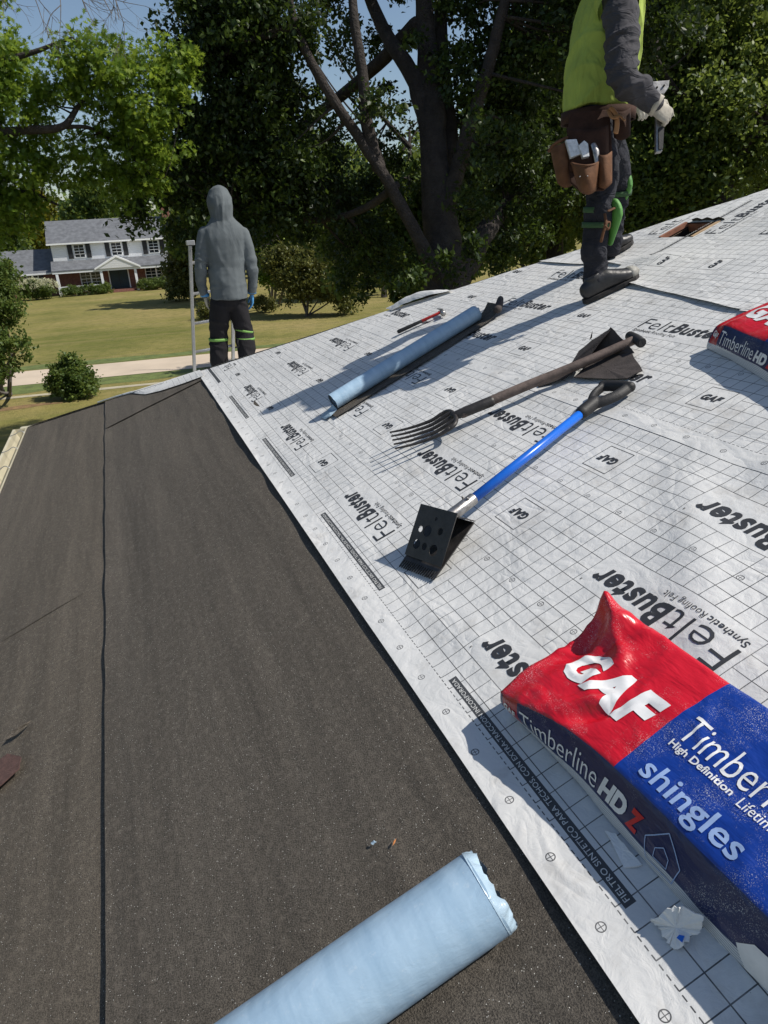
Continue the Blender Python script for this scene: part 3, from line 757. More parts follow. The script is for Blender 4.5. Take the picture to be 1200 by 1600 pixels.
# the big oak behind the roof
oak_paths = [
    ([PX(700, 800, 14.4), PX(697, 470, 14.2), PX(686, 330, 14.0), PX(678, 210, 14.0), PX(668, 80, 14.1), PX(658, -120, 14.3), PX(650, -380, 14.6)], [.62, .46, .33, .27, .20, .15, .06]),
    ([PX(690, 440, 13.9), PX(655, 375, 13.6), PX(606, 285, 13.2), PX(556, 208, 13.0), PX(497, 118, 12.6), PX(459, 28, 12.4), PX(438, -80, 12.2)], [.16, .13, .105, .095, .085, .075, .05]),
    ([PX(592, 262, 13.2), PX(575, 200, 13.0), PX(567, 120, 12.8), PX(555, 40, 12.6), PX(545, -60, 12.5)], [.13, .12, .10, .09, .06]),
    ([PX(676, 215, 14.0), PX(650, 130, 14.1), PX(606, 58, 14.4), PX(565, -30, 14.8), PX(500, -160, 15.2)], [.22, .18, .14, .11, .06]),
    ([PX(692, 330, 14.1), PX(702, 215, 14.3), PX(692, 110, 14.4), PX(690, -60, 14.6), PX(715, -260, 14.8)], [.19, .165, .15, .12, .05]),
    ([PX(698, 330, 13.9), PX(724, 232, 13.6), PX(748, 155, 13.4), PX(772, 70, 13.2), PX(797, -30, 13.0), PX(840, -200, 12.8)], [.17, .15, .13, .115, .09, .05]),
    ([PX(705, 455, 14.3), PX(742, 392, 14.7), PX(778, 335, 15.3), PX(835, 285, 16.2)], [.30, .24, .19, .11]),
    ([PX(650, 40, 14.2), PX(590, 100, 15.2), PX(520, 160, 16.2), PX(420, 230, 16.5), PX(330, 300, 16.0)], [.16, .14, .12, .09, .05]),
    ([PX(470, 40, 12.4), PX(400, 60, 12.6), PX(340, 90, 13.0)], [.08, .06, .04]),
    ([PX(620, 290, 13.4), PX(560, 330, 14.2), PX(480, 345, 14.8), PX(380, 330, 14.6)], [.08, .07, .06, .03])]
oak_cl = [cl(330, 40, 13.2, 1.0, 1.5), cl(390, 10, 12.6, 1.2, 1.5), cl(445, 60, 12.8, .75), cl(360, 130, 13.5, 1.2, 1.6), cl(300, 85, 13.2, .45), cl(440, 140, 13.2, .8),
          cl(330, 220, 14, 1.2, 1.6), cl(410, 250, 14.2, 1.3, 1.6), cl(470, 290, 14.6, 1.2, 1.5), cl(258, 250, 13.6, .85, 1.2), cl(216, 340, 13.2, .30, .9), cl(290, 352, 13.4, .38, .8), cl(330, 340, 14.4, .9, 1.2),
          cl(510, 240, 15, .9, .6), cl(520, 40, 13.6, .6, .4), cl(560, 330, 15.5, 1.1, 1.2), cl(540, 130, 14.6, .5, .35), cl(420, 350, 15.2, .9, 1.1),
          cl(610, -60, 14, .9, .7), cl(640, 60, 13.4, .4, .3), cl(715, 10, 14.6, .6, .5), cl(730, 120, 13.7, .7, .9), cl(755, 30, 14, .9, 1), cl(690, 130, 13.4, .35, .4),
          cl(800, 110, 14.2, 1.1, 1.2), cl(840, 20, 13.8, 1.0, 1), cl(780, 210, 14.6, .95, 1), cl(840, 250, 15.5, 1.2, 1.2), cl(745, 285, 15.2, .8, .8), cl(700, 440, 13.2, .5, .35), cl(790, 360, 16, 1.0, 1.0), cl(620, 420, 16, .9, .8), cl(560, 430, 16.5, .7, .5),
          cl(742, 300, 12.9, .6, .6), cl(765, 210, 12.7, .6, .6), cl(640, 440, 13.0, .4, .35), cl(720, 400, 13.0, .45, .45), cl(600, 180, 12.6, .35, .3), cl(615, 150, 16.5, .8, .45), cl(640, 255, 17, .9, .6), cl(560, 60, 16, .7, .4), cl(470, -190, 13.5, 2.2, 1.2), cl(640, -230, 14, 2.4, 1.2), cl(820, -190, 13.5, 2.2, 1.2), cl(330, -150, 14.5, 1.6, 1), cl(720, -480, 14.5, 2.6, 1.0), cl(950, -120, 15, 1.8, 1.0), cl(520, -420, 14.5, 2.2, .8)]  # clumps above the view are added to shade the crown
for z, dist in ((420, 5.0), (330, 5.0), (240, 5.5), (150, 5.5), (60, 5.5), (380, 8.0), (200, 8.5)): oak_cl.append((PX(690, z, 14.0) + SUN * dist, 1.35, 1.3))  # unseen leaf clumps added sunward to shade the trunk
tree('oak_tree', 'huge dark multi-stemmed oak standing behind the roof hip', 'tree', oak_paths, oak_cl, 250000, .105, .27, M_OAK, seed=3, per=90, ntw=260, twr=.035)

# oak branches reaching in from the left
lt_paths = [([PX(-330, 900, 12.2), PX(-310, 400, 12.2), PX(-280, 200, 12.0), PX(-260, 0, 12.0)], [.34, .28, .2, .08]),
            ([PX(-290, 280, 12.1), PX(-120, 225, 11.8), PX(0, 208, 11.5), PX(48, 203, 11.4), PX(97, 198, 11.4), PX(120, 170, 11.5), PX(150, 130, 11.6)], [.13, .10, .075, .065, .055, .04, .02]),
            ([PX(97, 198, 11.4), PX(140, 200, 11.8), PX(175, 220, 12.2), PX(215, 255, 12.4)], [.035, .03, .022, .012]),
            ([PX(-270, 120, 12.0), PX(-120, 110, 11.3), PX(20, 90, 11.0), PX(110, 60, 11.0)], [.10, .07, .045, .02]),
            ([PX(-290, 330, 12.1), PX(-100, 330, 12.2), PX(30, 300, 12.2), PX(90, 320, 12.3)], [.08, .06, .04, .02])]
lt_cl = [cl(8, 75, 11, .30, .8), cl(12, 150, 11.4, .75, 1.3), cl(30, 250, 12, .75, 1.3), cl(40, 325, 12.3, .35, .7), cl(-10, 330, 12, .6, 1), cl(108, 95, 11.1, .34), cl(125, 62, 11.1, .20, .7),
         cl(160, 105, 11.3, .55, 1.2), cl(120, 130, 11.4, .45), cl(215, 115, 11.7, .5), cl(260, 105, 11.8, .42), cl(290, 95, 11.9, .22), cl(215, 165, 11.8, .55, 1.1), cl(275, 140, 12, .38),
         cl(180, 190, 12, .5, .7), cl(75, 175, 11.6, .35, .6), cl(100, 235, 12.2, .4, .6), cl(150, 245, 12.3, .5, .8), cl(200, 265, 12.5, .7, 1), cl(110, 270, 12.4, .4, .7), cl(240, 215, 12.4, .6, .9), cl(-120, 60, 11.5, 1.6, .8), cl(-130, 250, 12, 1.6, .8)]
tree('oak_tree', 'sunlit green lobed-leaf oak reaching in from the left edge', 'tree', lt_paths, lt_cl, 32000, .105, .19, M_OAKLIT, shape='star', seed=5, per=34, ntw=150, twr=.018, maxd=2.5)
# bare twigs at the top edge
bt = tag(empty('bare_branch', PX(70, -120, 9)), 'bare grey twigs against the sky at the top left', 'branch')
m = MB(); r_ = random.Random(4)
def twig(p, q, rad, depth):
    d = (q - p); mid = (p + q) / 2 + d.orthogonal().normalized() * d.length * r_.uniform(-.12, .12)
    P = catmull([p, mid, q], 3); m.loft(P, [rad + (rad * .45 - rad) * i / (len(P) - 1) for i in range(len(P))], n=5)
    if depth:
        for k in range(r_.choice((2, 3))):
            s = P[r_.randint(3, len(P) - 1)]; a = r_.uniform(-.9, .9)
            dd = (Quaternion(FWD, a) @ d) * r_.uniform(.45, .75) + Vector((r_.uniform(-.05, .05),) * 3); twig(s, s + dd, rad * .55, depth - 1)
for x0, x1, y1 in ((20, 60, 12), (70, 95, 8), (110, 135, 18), (120, 175, 22), (150, 186, 30), (-20, 12, 12)):
    twig(PX(x0, -70, 9), PX(x1, y1, 9), .011, 3)
tag(m.build('twigs', M_BARKL, bt, smooth=True), kind='stuff')

# woods on the right, beyond the hip
def wood_tree(x, ybase, d, cls, n, seed, label, lean=0, mat=M_WOOD, size=.125, top=-160, rad=.26):
    paths = [([PX(x, ybase, d), PX(x + lean * .3, ybase + (top - ybase) * .45, d), PX(x + lean, ybase + (top - ybase) * .75, d), PX(x + lean * 1.4, top, d)], [rad, rad * .8, rad * .5, rad * .15]),
             ([PX(x + lean * .4, 230, d), PX(x + lean * .4 - 70, 150, d - .6), PX(x + lean - 130, 60, d - 1)], [rad * .4, rad * .25, rad * .1]),
             ([PX(x + lean * .4, 280, d), PX(x + lean * .4 + 60, 190, d - .8), PX(x + lean + 110, 110, d - 1.2)], [rad * .4, rad * .25, rad * .1])]
    return tree('wood_tree', label, 'tree', paths, cls, int(n * 1.15), size, .40, mat, seed=seed, per=85, group='trees of the wood behind the roof', ntw=150, twr=.035)
wood_tree(870, 640, 19, [cl(860, 290, 18, 1.3), cl(800, 330, 18.5, 1.2), cl(880, 180, 19, 1.5), cl(800, 200, 19.5, 1.3), cl(880, 60, 19, 1.4), cl(850, -120, 19, 2.0), cl(760, 380, 19, 1.0)], 30000, 11, 'dark wood tree just left of the worker with the tool pouch', -20)
wood_tree(1010, 600, 17, [cl(1040, 60, 16.6, 1.1), cl(1010, 150, 16.5, 1.1), cl(1060, 230, 16.5, 1.2, 1.3), cl(1000, 290, 16.5, 1.1, 1.2), cl(1080, 130, 17, 1.1), cl(1020, -70, 17, 1.6), cl(1080, 320, 17, 1.0), cl(950, 330, 17.5, .9)], 30000, 12, 'leafy wood tree directly right of the worker with the tool pouch', 15)
wood_tree(1128, 520, 16, [cl(1130, 60, 15.6, 1.1), cl(1180, 120, 15.4, 1.0), cl(1120, 190, 15.5, 1.1, 1.2), cl(1190, 240, 15.6, .9), cl(1150, 20, 16, 1.2), cl(1180, -100, 16, 1.5), cl(1100, 270, 15.8, .7), cl(1240, 150, 16, 1.6)], 30000, 13, 'wood tree with crooked trunk near the right edge of the picture', 10)
wood_tree(1240, 560, 19, [cl(1200, 20, 19, 1.4), cl(1230, 130, 19, 1.5), cl(1190, 280, 19.5, 1.3), cl(1290, 60, 19, 2.0), cl(1260, 260, 19, 1.5)], 16000, 14, 'wood tree at the far right edge behind the crooked trunk', 0)
wood_tree(930, 600, 24, [cl(920, 250, 24, 2.2), cl(1000, 200, 24.5, 2.2), cl(1080, 260, 24.5, 2.0), cl(860, 120, 24, 2.0), cl(960, 60, 24.5, 2.2), cl(1050, 40, 25, 2.2), cl(780, 300, 25, 2.0), cl(840, 350, 25, 1.6)], 34000, 15, 'deeper wood tree seen behind the worker with the tool pouch', 10, size=.24)
wood_tree(1150, 560, 26, [cl(1150, 60, 26, 2.5), cl(1180, 200, 26, 2.2), cl(1100, 150, 26.5, 2.2), cl(1230, 120, 26, 2.4), cl(1140, 290, 26, 2.0)], 26000, 16, 'deeper wood tree behind the crooked trunk', 0, size=.26)
wood_tree(640, 640, 27, [cl(610, 330, 27, 2.2), cl(660, 400, 27, 2.0), cl(720, 340, 27, 2.0), cl(560, 400, 27.5, 1.5), cl(740, 240, 27.5, 1.6), cl(520, 330, 28, 1.8)], 32000, 17, 'dark wood tree filling the gap behind the big oak trunk', 0, size=.26, top=200)
wood_tree(600, 520, 56, [cl(400, 290, 56, 4.0), cl(330, 280, 57, 3.6), cl(470, 330, 55, 3.6), cl(300, 365, 58, 2.4), cl(370, 355, 56, 2.8), cl(450, 250, 56, 3.6), cl(560, 380, 55, 3), cl(600, 330, 56, 3.5)], 34000, 18, 'dark wood tree behind the man in the grey hood', 0, size=.5, top=220)

# smaller trees and shrubs
def bush(name, label, cat, base, clusters, n, size, cr, mat, seed, stems=5, group=None, per=50, bark=M_BARKL, shape='quad'):
    r = random.Random(seed); base = Vector(base); paths = []
    for i in range(stems):
        c = Vector(clusters[i % len(clusters)][0]); h = (c - base)
        s = base + Vector((r.uniform(-.15, .15), r.uniform(-.15, .15), 0)) * h.length * .5
        paths.append(([s, s + h * .5 + Vector((r.uniform(-.1, .1),) * 3) * h.length, c + Vector((r.uniform(-.2, .2),) * 3)], [.02 * h.length, .014 * h.length, .005 * h.length]))
    return tree(name, label, cat, paths, clusters, n, size, cr, mat, bark, shape, seed, per, group, ntw=30, twr=.012)
b0 = PXG(112, 622)
bush('round_bush', 'round green bush on the near lawn beside the road', 'bush', b0, [cl(112, 592, 26.4, .62, 1.4), cl(92, 590, 26.4, .45), cl(132, 588, 26.4, .45), cl(112, 572, 26.4, .42), cl(112, 608, 26.3, .5), cl(90, 606, 26.3, .35), cl(134, 606, 26.3, .35)], 9000, .13, .22, M_SHRUB, 31, 7)
b0 = PXG(5, 615)
bush('small_tree', 'loose leafy small tree at the left edge above the gutter', 'tree', b0, [cl(-12, 425, 25, .8, 1.1), cl(0, 475, 25, .8, 1.1), cl(-30, 470, 25, 1.0), cl(-2, 520, 24.8, .8, 1), cl(30, 540, 24.8, .45, .45), cl(-8, 570, 24.8, .7), cl(25, 585, 24.8, .38, .4), cl(-40, 560, 25, 1.0), cl(15, 440, 25, .35, .5)], 14000, .14, .26, M_SHRUB, 32, 7)
b0 = PXG(480, 494)
bush('ornamental_tree', 'pale olive ornamental tree on the lawn right of the hooded man', 'tree', b0, [cl(478, 425, 46, 1.6, 1.3), cl(445, 415, 46, 1.2), cl(515, 440, 46, 1.3), cl(428, 405, 46, .9), cl(490, 400, 46, 1.0), cl(540, 455, 46, 1.2), cl(455, 450, 46, 1.0)], 20000, .22, .5, M_YELLOWG, 33, 6)
b0 = PXG(428, 480)
bush('ornamental_tree', 'small bright green tree beside the arm of the hooded man', 'tree', b0, [cl(424, 405, 48, .9), cl(432, 425, 48, 1.0), cl(418, 430, 48, .7)], 6000, .2, .4, M_OAKLIT, 34, 4)
b0 = PXG(286, 468)
bush('tall_shrub', 'tall yellowish shrub growing by the right end of the porch', 'shrub', b0, [cl(284, 445, 62, 1.4), cl(282, 415, 62, 1.5, 1.2), cl(290, 385, 62, 1.3), cl(296, 440, 62, 1.0), cl(272, 452, 61, .8)], 11000, .26, .5, M_YELLOWG, 35, 5)
b0 = PXG(415, 487)
bush('twiggy_shrub', 'low grey twiggy shrub on the shaded lawn', 'shrub', b0, [cl(415, 472, 50, .6), cl(405, 476, 50, .5), cl(427, 476, 50, .5)], 1500, .16, .3, M_YELLOWG, 36, 12)
b0 = PXG(327, 478)
bush('twiggy_shrub', 'small green shrub seen through the ladder rungs', 'shrub', b0, [cl(325, 490, 48, .8), cl(330, 478, 48, .6)], 2500, .16, .3, M_YELLOWG, 37, 6)
# planting before the house
hb_cl = [(hp(.5 + .62 * i, -1.6 + .1 * math.sin(i * 2), .55), (.55, .6, .5), 1.0) for i in range(8)]
bush('clipped_hedge', 'long clipped green hedge under the left porch window', 'hedge', hp(2.5, -1.6, 0), hb_cl, 9000, .14, .22, M_SHRUB, 41, 8)
hb_cl = [(hp(9.0 + .6 * i, -1.6, .65), (.7, .6, .6), 1.0) for i in range(4)]
bush('round_bush', 'rounded evergreen bush below the right porch railing', 'bush', hp(9.8, -1.6, 0), hb_cl, 7000, .14, .22, M_SHRUB, 42, 5)
bush('hydrangea', 'big hydrangea bush covered in creamy white flower heads', 'bush', hp(-2.0, -3.0, 0), [(hp(-2.0, -3, 1.0), (1.3, 1.1, .9), 1.2), (hp(-3.0, -3, .9), (1.0, .9, .8), 1), (hp(-1.0, -3, .9), (.9, .9, .8), 1)], 7000, .18, .25, M_SHRUB, 43, 6)
hyd = [o for o in bpy.data.objects if o.name.startswith('hydrangea')][0]
r_ = np.random.default_rng(9); fl = []
for i in range(170):
    c = [(-2.0, -3, 1.1), (-3.0, -3, 1.0), (-1.0, -3, 1.0)][i % 3]; an = r_.uniform(0, 6.28); el = r_.uniform(.15, 1.4)
    p = np.array(hp(*c)) + np.array([1.35 * math.cos(an) * math.cos(el), 1.15 * math.sin(an) * math.cos(el) - .1, .95 * math.sin(el)])
    fl.append(p + r_.normal(size=(26, 3)) * .09)
o = link('flower_heads', leaf_mesh('flower_heads', np.concatenate(fl), .09, 'quad', r_), M_FLOWER, hyd); tag(o, kind='stuff')
for i, (x, y, s, lb) in enumerate(((8.3, -.4, .5, 'potted shrub right of the front door'), (4.9, -.5, .5, 'potted shrub left of the front door'))):
    bush('porch_shrub', lb, 'shrub', hp(x, y, .2), [(hp(x, y, .65), (.4, .35, .45), 1)], 1200, .12, .18, M_SHRUB, 44 + i, 4)
# trees behind the house
back = [(-30, 108, 13, 'dark tree at the far left behind the wing of the house', M_WOOD), (-21, 112, 14.5, 'tall dark tree behind the left wing roof', M_WOOD), (-13.5, 104, 12, 'dark tree over the wing of the white house', M_WOOD), (-8, 113, 12.5, 'bright yellow-green tree above the left end of the main roof', M_BRIGHT),
        (-2, 106, 12.5, 'dark tree above the middle of the main roof', M_WOOD), (4, 112, 14, 'tall dark tree above the right half of the main roof', M_WOOD), (11, 107, 14, 'dark tree behind the chimney', M_WOOD), (19, 100, 15, 'dark tree right of the chimney behind the oak leaves', M_WOOD),
        (28, 96, 16, 'dark tree behind the gabled shed', M_WOOD), (37, 90, 15, 'dark far tree left of the oak trunk', M_WOOD), (46, 88, 16, 'dark far tree behind the oak trunk', M_WOOD), (-40, 100, 14, 'dark tree beyond the left edge tree', M_WOOD)]
for i, (x, y, h, lb, mt) in enumerate(back):
    bs_ = Vector((x, y, GZ)); r = np.random.default_rng(60 + i)
    cs = [(bs_ + Vector((r.uniform(-2.6, 2.6), r.uniform(-2, 2), h * z)), (2.6, 2.6, 2.0), 1.0) for z in (.25, .35, .45, .55, .65, .75, .85)] + [(bs_ + Vector((0, 0, h * .93)), (1.6, 1.6, 1.4), .7)]
    tree('far_tree', lb, 'tree', [([bs_, bs_ + Vector((.2, 0, h * .4)), bs_ + Vector((0, .2, h * .85))], [.35, .25, .06])], cs, 8000, .55, 1.0, mt, seed=80 + i, per=40, group='trees behind the house across the road', ntw=0)
r = np.random.default_rng(99); fw = []
for i in range(420):
    x = r.uniform(-140, 260); y = 150 + r.uniform(0, 60) - .12 * abs(x - 40); h = r.uniform(9, 17)
    fw.append(np.array([x, y, GZ]) + r.normal(size=(90, 3)) * np.array([2.8, 2.8, h * .27]) + np.array([0, 0, h * .5]))
o = link('far_wood', leaf_mesh('far_wood', np.concatenate(fw), 1.3, 'quad', r), M_WOOD); tag(o, 'far belt of woodland closing the view behind the lawn', 'wood', kind='stuff')
# ------------------------------------------------------------------ things lying on the roof
HCAM = 1.23918
def RN(x, y, n=0.0):                              # point n above the roof seen in a direction of the photograph
    d = RIGHT * ((x - 600) / 1100.0) + DOWN * ((y - 800) / 1100.0) + FWD
    return CAM + d * (-(HCAM - n) / d.dot(NW))
M_RED = simple('red_rubber', (.42, .018, .015), .45, .15, 30)
M_BLACKRUB = simple('black_rubber', (.014, .014, .015), .6, .3, 30, .2, 200)
M_STEEL = simple('worn_steel', (.34, .33, .32), .38, .35, 40, .1, 120, metal=.85)
M_BLACKST = simple('black_steel', (.026, .023, .022), .50, .6, 25, .25, 90)
M_HANDLEW = simple('weathered_wood_handle', (.125, .092, .078), .7, .4, 30, .3, 120)
M_BLUEP = simple('blue_painted_handle', (.012, .135, .62), .28, .12, 12)
M_SCRAP = simple('torn_black_felt', (.050, .040, .037), .85, .3, 30, .5, 160)

# ---- shingle bundles
def bundle_material(name, dustseed):
    t = NT(name); v = t.obj(); s = t.n.new('ShaderNodeSeparateXYZ'); t.l.new(v, s.inputs[0]); l, w, h = s.outputs
    M = t.math
    geo = t.n.new('ShaderNodeNewGeometry')
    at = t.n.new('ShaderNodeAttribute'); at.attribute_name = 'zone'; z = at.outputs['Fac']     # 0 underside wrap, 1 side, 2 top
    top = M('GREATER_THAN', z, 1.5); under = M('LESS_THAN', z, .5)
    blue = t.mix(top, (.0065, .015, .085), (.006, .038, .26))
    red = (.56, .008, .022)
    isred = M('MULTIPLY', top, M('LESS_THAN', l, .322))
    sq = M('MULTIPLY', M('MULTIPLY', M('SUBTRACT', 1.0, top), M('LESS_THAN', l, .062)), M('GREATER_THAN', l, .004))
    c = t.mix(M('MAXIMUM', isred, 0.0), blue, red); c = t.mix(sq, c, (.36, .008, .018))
    off = t.n.new('ShaderNodeMapping'); t.l.new(v, off.inputs[0]); off.inputs['Location'].default_value = (dustseed, 0, 0); vv = off.outputs[0]
    dust = M('MULTIPLY', t.ramp(t.noise(520, 2, .7, vv), [(.58, (0, 0, 0)), (.64, (1, 1, 1))]), t.ramp(t.noise(9, 4, .7, vv), [(.50, (0, 0, 0)), (.66, (1, 1, 1))]))
    c = t.mix(M('MULTIPLY', dust, .75), c, (.66, .66, .66))
    stripes = M('GREATER_THAN', M('FRACT', M('ADD', M('MULTIPLY', h, 210.0), M('MULTIPLY', t.noise(9, 2, .5, v), 6.0))), .35)
    c = t.mix(under, c, t.mix(stripes, (.28, .31, .36), (.62, .64, .66)))
    b1 = t.bump(t.noise(11, 3, .55, t.scale(vv, (1, 2.2, 1)), dist=.5), .40, .012)
    b2 = t.bump(t.noise(70, 2, .6, t.scale(vv, (.4, 2, 1))), .22, .004, b1)
    return t.set(c, M('ADD', .30, M('MULTIPLY', dust, .4)), normal=b2, spec=.5)
M_FILMWHITE = simple('film_print_white', (.78, .78, .78), .4, .08, 30)
M_FILMPALE = simple('film_print_pale_blue', (.30, .42, .68), .4, .1, 40)
M_FILMRED = simple('film_print_red', (.56, .010, .02), .4, .1, 40)
def bundle(label, O, phi, seed, loose, group):
    c, s = math.cos(phi), math.sin(phi)
    lv = AW * -c + BW * s; wv = AW * s + BW * c
    root = tag(empty('shingle_bundle', rp(O[0], O[1], .0)), label, 'bundle', group)
    root.matrix_world = Matrix(((lv.x, wv.x, NW.x, root.location.x), (lv.y, wv.y, NW.y, root.location.y), (lv.z, wv.z, NW.z, root.location.z), (0, 0, 0, 1)))
    LEN = 1.02
    def wn(l): return .055 - .058 * np.exp(-(np.maximum(l, 0) / .17) ** 2) * loose
    def wf(l): return .335 - .012 * np.exp(-(l / .1) ** 2)
    def hedge(l): return .098 - .03 * np.exp(-(l / .05) ** 2) * (1 - loose * .6) + .006 * vnoise(l * 6, 0 * l + 2, seed)
    def htop(l, w):
        u = np.clip((w - wn(l)) / (wf(l) - wn(l)), 0, 1)
        e = np.minimum(u, 1 - u) * .28
        h = hedge(l) + .004 * (1 - np.exp(-e / .008)) + .003 * np.sin(u * 3.14)
        h = h + loose * (.048 * np.exp(-np.abs(l / .07) ** 1.3 - np.abs((w - .315) / .05) ** 1.3) + .022 * np.exp(-np.abs(((w - .315) + .62 * l) / .022) ** 1.2) * np.exp(-(l / .16) ** 2) - .030 * np.exp(-((l - .05) / .06) ** 2 - ((w - .20) / .06) ** 2) + .012 * np.exp(-((l - .13) / .03) ** 2 - ((w - .24) / .09) ** 2) + .02 * np.exp(-((l - .06) / .02) ** 2 - ((w - .26) / .1) ** 2))
        h = h + loose * (.016 * np.exp(-((l - .19 - .5 * (w - .12)) / .018) ** 2) * np.exp(-((w - .11) / .05) ** 2) - .014 * np.exp(-((l - .215 - .5 * (w - .12)) / .022) ** 2) * np.exp(-((w - .1) / .05) ** 2))
        h = h + .0035 * vnoise(l * 14 + w * 6, w * 22, seed + 1) + .007 * vnoise(l * 6, w * 9, seed + 2)
        amp = .35 + .65 * np.exp(-(l / .30) ** 2) * loose
        h = h - amp * (.040 * np.minimum(np.abs(vnoise(l * 7 + 4 * w, w * 9 - 3 * l, seed + 3)), .16) + .028 * np.minimum(np.abs(vnoise(l * 15 - 8 * w, w * 14 + 7 * l, seed + 4)), .14)) + .007 * amp
        return h
    nl = 150; L = np.linspace(-.006, LEN, nl) ; nS, nT, nF = 10, 44, 8
    rows = []
    zone = []
    for k in range(nS):                           # near side, bottom to top
        u = k / nS; wq = (0 + .004 * np.sin(L * 9)) * (1 - u) + wn(L) * u
        bul = .010 * math.sin(u * 3.14)
        hz_ = .004 + u * (htop(L, wn(L)) - .004)
        wq = wq - bul + .004 * vnoise(L * 12, L * 0 + u * 3, seed + 5); rows.append(np.stack([L, wq, hz_], -1)); zone.append(0 if u < .25 else 1)
    for k in range(nT):
        u = k / (nT - 1); w = wn(L) + (wf(L) - wn(L)) * u
        rows.append(np.stack([L + .0 * w, w, htop(L, w)], -1)); zone.append(2)
    for k in range(1, nF + 1):
        u = k / nF; rows.append(np.stack([L, wf(L) + .012 * u + .006 * math.sin(u * 3.1), htop(L, wf(L)) * (1 - u) + .003 * u], -1)); zone.append(1)
    P = np.stack(rows, 0); m_, n_ = P.shape[:2]
    me = grid_mesh('wrapper', P)
    # end caps
    bm = bmesh.new(); bm.from_mesh(me); bm.verts.ensure_lookup_table()
    fl = [bm.verts[i * n_] for i in range(m_)]; bm.faces.new(fl)
    fr = [bm.verts[i * n_ + n_ - 1] for i in range(m_)]; bm.faces.new(fr[::-1]); bm.to_mesh(me); bm.free()
    zv = np.repeat(np.array(zone, float), n_); a_ = me.attributes.new('zone', 'FLOAT', 'FACE')
    fz = np.empty(len(me.polygons), np.float32)
    for i, p in enumerate(me.polygons): fz[i] = zv[p.vertices[0]] if len(p.vertices) == 4 else 1.0
    a_.data.foreach_set('value', fz)
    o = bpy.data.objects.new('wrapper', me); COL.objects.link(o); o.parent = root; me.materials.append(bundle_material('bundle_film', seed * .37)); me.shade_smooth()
    def add(L_, name, mat, surf, cell=.0075):
        t = L_.build(name, mat, None, surf, cell); t.parent = o
    topf = lambda off: (lambda x, y: np.stack([x, y, htop(x, y) + off], -1))
    def sidef(off):
        def f(x, y):                              # x = l, y = height on the side face
            hq = np.clip(y, 0, None); tp = htop(x, wn(x)); u = np.clip((hq - .004) / (tp - .004), 0, 1)
            w = (.004 * np.sin(x * 9)) * (1 - u) + wn(x) * u - .010 * np.sin(u * 3.14) + .004 * vnoise(x * 12, u * 3, seed + 5)
            return np.stack([x, w - off, hq + off * .4], -1)
        return f
    A = Letters(); A.put(*text_fit('GAF', .245, .098, bold=.055, shear=.16, spacing=1.12), (.052, .120), (1, 0), (0, 1)); add(A, 'printed_name', M_FILMWHITE, topf(.0016))
    A = Letters(); A.put(*text_fit('Timberline', .27, .058, bold=-.005), (.350, .176), (1, 0), (0, 1)); add(A, 'printed_title', M_FILMWHITE, topf(.0014))
    A = Letters(); A.put(*text_fit('HD', .075, .044, bold=.05, shear=.2), (.635, .188), (1, 0), (0, 1)); add(A, 'printed_title', M_FILMWHITE, topf(.0014))
    A = Letters(); A.put(*text_fit('Z', .035, .044, bold=.05, shear=.2), (.716, .188), (1, 0), (0, 1)); add(A, 'printed_title', M_FILMRED, topf(.0014))
    A = Letters(); A.put(*text_fit('High Definition', .142, .020, bold=.022), (.354, .150), (1, 0), (0, 1)); A.put(*text_fit('Lifetime', .075, .020, bold=.0), (.512, .150), (1, 0), (0, 1)); add(A, 'printed_subtitle', M_FILMWHITE, topf(.0014))
    A = Letters(); A.put(*text_fit('shingles', .215, .058, bold=.014), (.362, .062), (1, 0), (0, 1)); add(A, 'printed_word', M_FILMPALE, topf(.0014))
    A = Letters(); A.put(*text_fit('Timberline', .225, .040, bold=-.006), (.072, .040), (1, 0), (0, 1)); A.put(*text_fit('High Definition', .115, .012, bold=.02), (.070, .023), (1, 0), (0, 1)); add(A, 'printed_title', M_FILMWHITE, sidef(.0014))
    A = Letters(); A.put(*text_fit('HD', .075, .034, bold=.055, shear=.22), (.305, .040), (1, 0), (0, 1)); add(A, 'printed_title', M_FILMWHITE, sidef(.0014))
    A = Letters(); A.put(*text_fit('Z', .036, .034, bold=.055, shear=.22), (.386, .040), (1, 0), (0, 1)); add(A, 'printed_title', M_FILMRED, sidef(.0014))
    A = Letters(); A.put(*text_fit('GAF', .046, .018, bold=.05, shear=.18, spacing=1.1), (.009, .048), (1, 0), (0, 1)); add(A, 'printed_name', M_FILMWHITE, sidef(.0014))
    # house-shaped emblem on the side
    A = Letters()
    pent = [(.445, .020), (.505, .020), (.515, .055), (.475, .085), (.435, .055)]
    def outline(pts, wd):
        for i in range(len(pts)):
            p = np.array(pts[i]); q = np.array(pts[(i + 1) % len(pts)]); d = (q - p) / np.linalg.norm(q - p); nn = np.array([-d[1], d[0]]) * wd
            A.put(np.array([p - nn, q - nn, q + nn, p + nn]), [(0, 1, 2, 3)], (0, 0), (1, 0), (0, 1))
    outline(pent, .0009); outline([(.460, .036), (.490, .036), (.490, .052), (.475, .062), (.460, .052)], .0007)
    add(A, 'printed_emblem', M_FILMPALE, sidef(.0014))
    A = Letters(); A.put(np.array([(.655, .008), (.72, .012), (.70, .062), (.66, .060), (.635, .04)]), [(0, 1, 2, 3, 4)], (0, 0), (1, 0), (0, 1)); add(A, 'printed_panel', M_FILMWHITE, sidef(.0012))
    return root
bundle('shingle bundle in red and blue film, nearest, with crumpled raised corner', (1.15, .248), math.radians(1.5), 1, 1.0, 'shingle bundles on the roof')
bundle('shingle bundle in red and blue film, farther, by the right edge of the picture', (2.14, 1.752), math.radians(-17), 2, .12, 'shingle bundles on the roof')

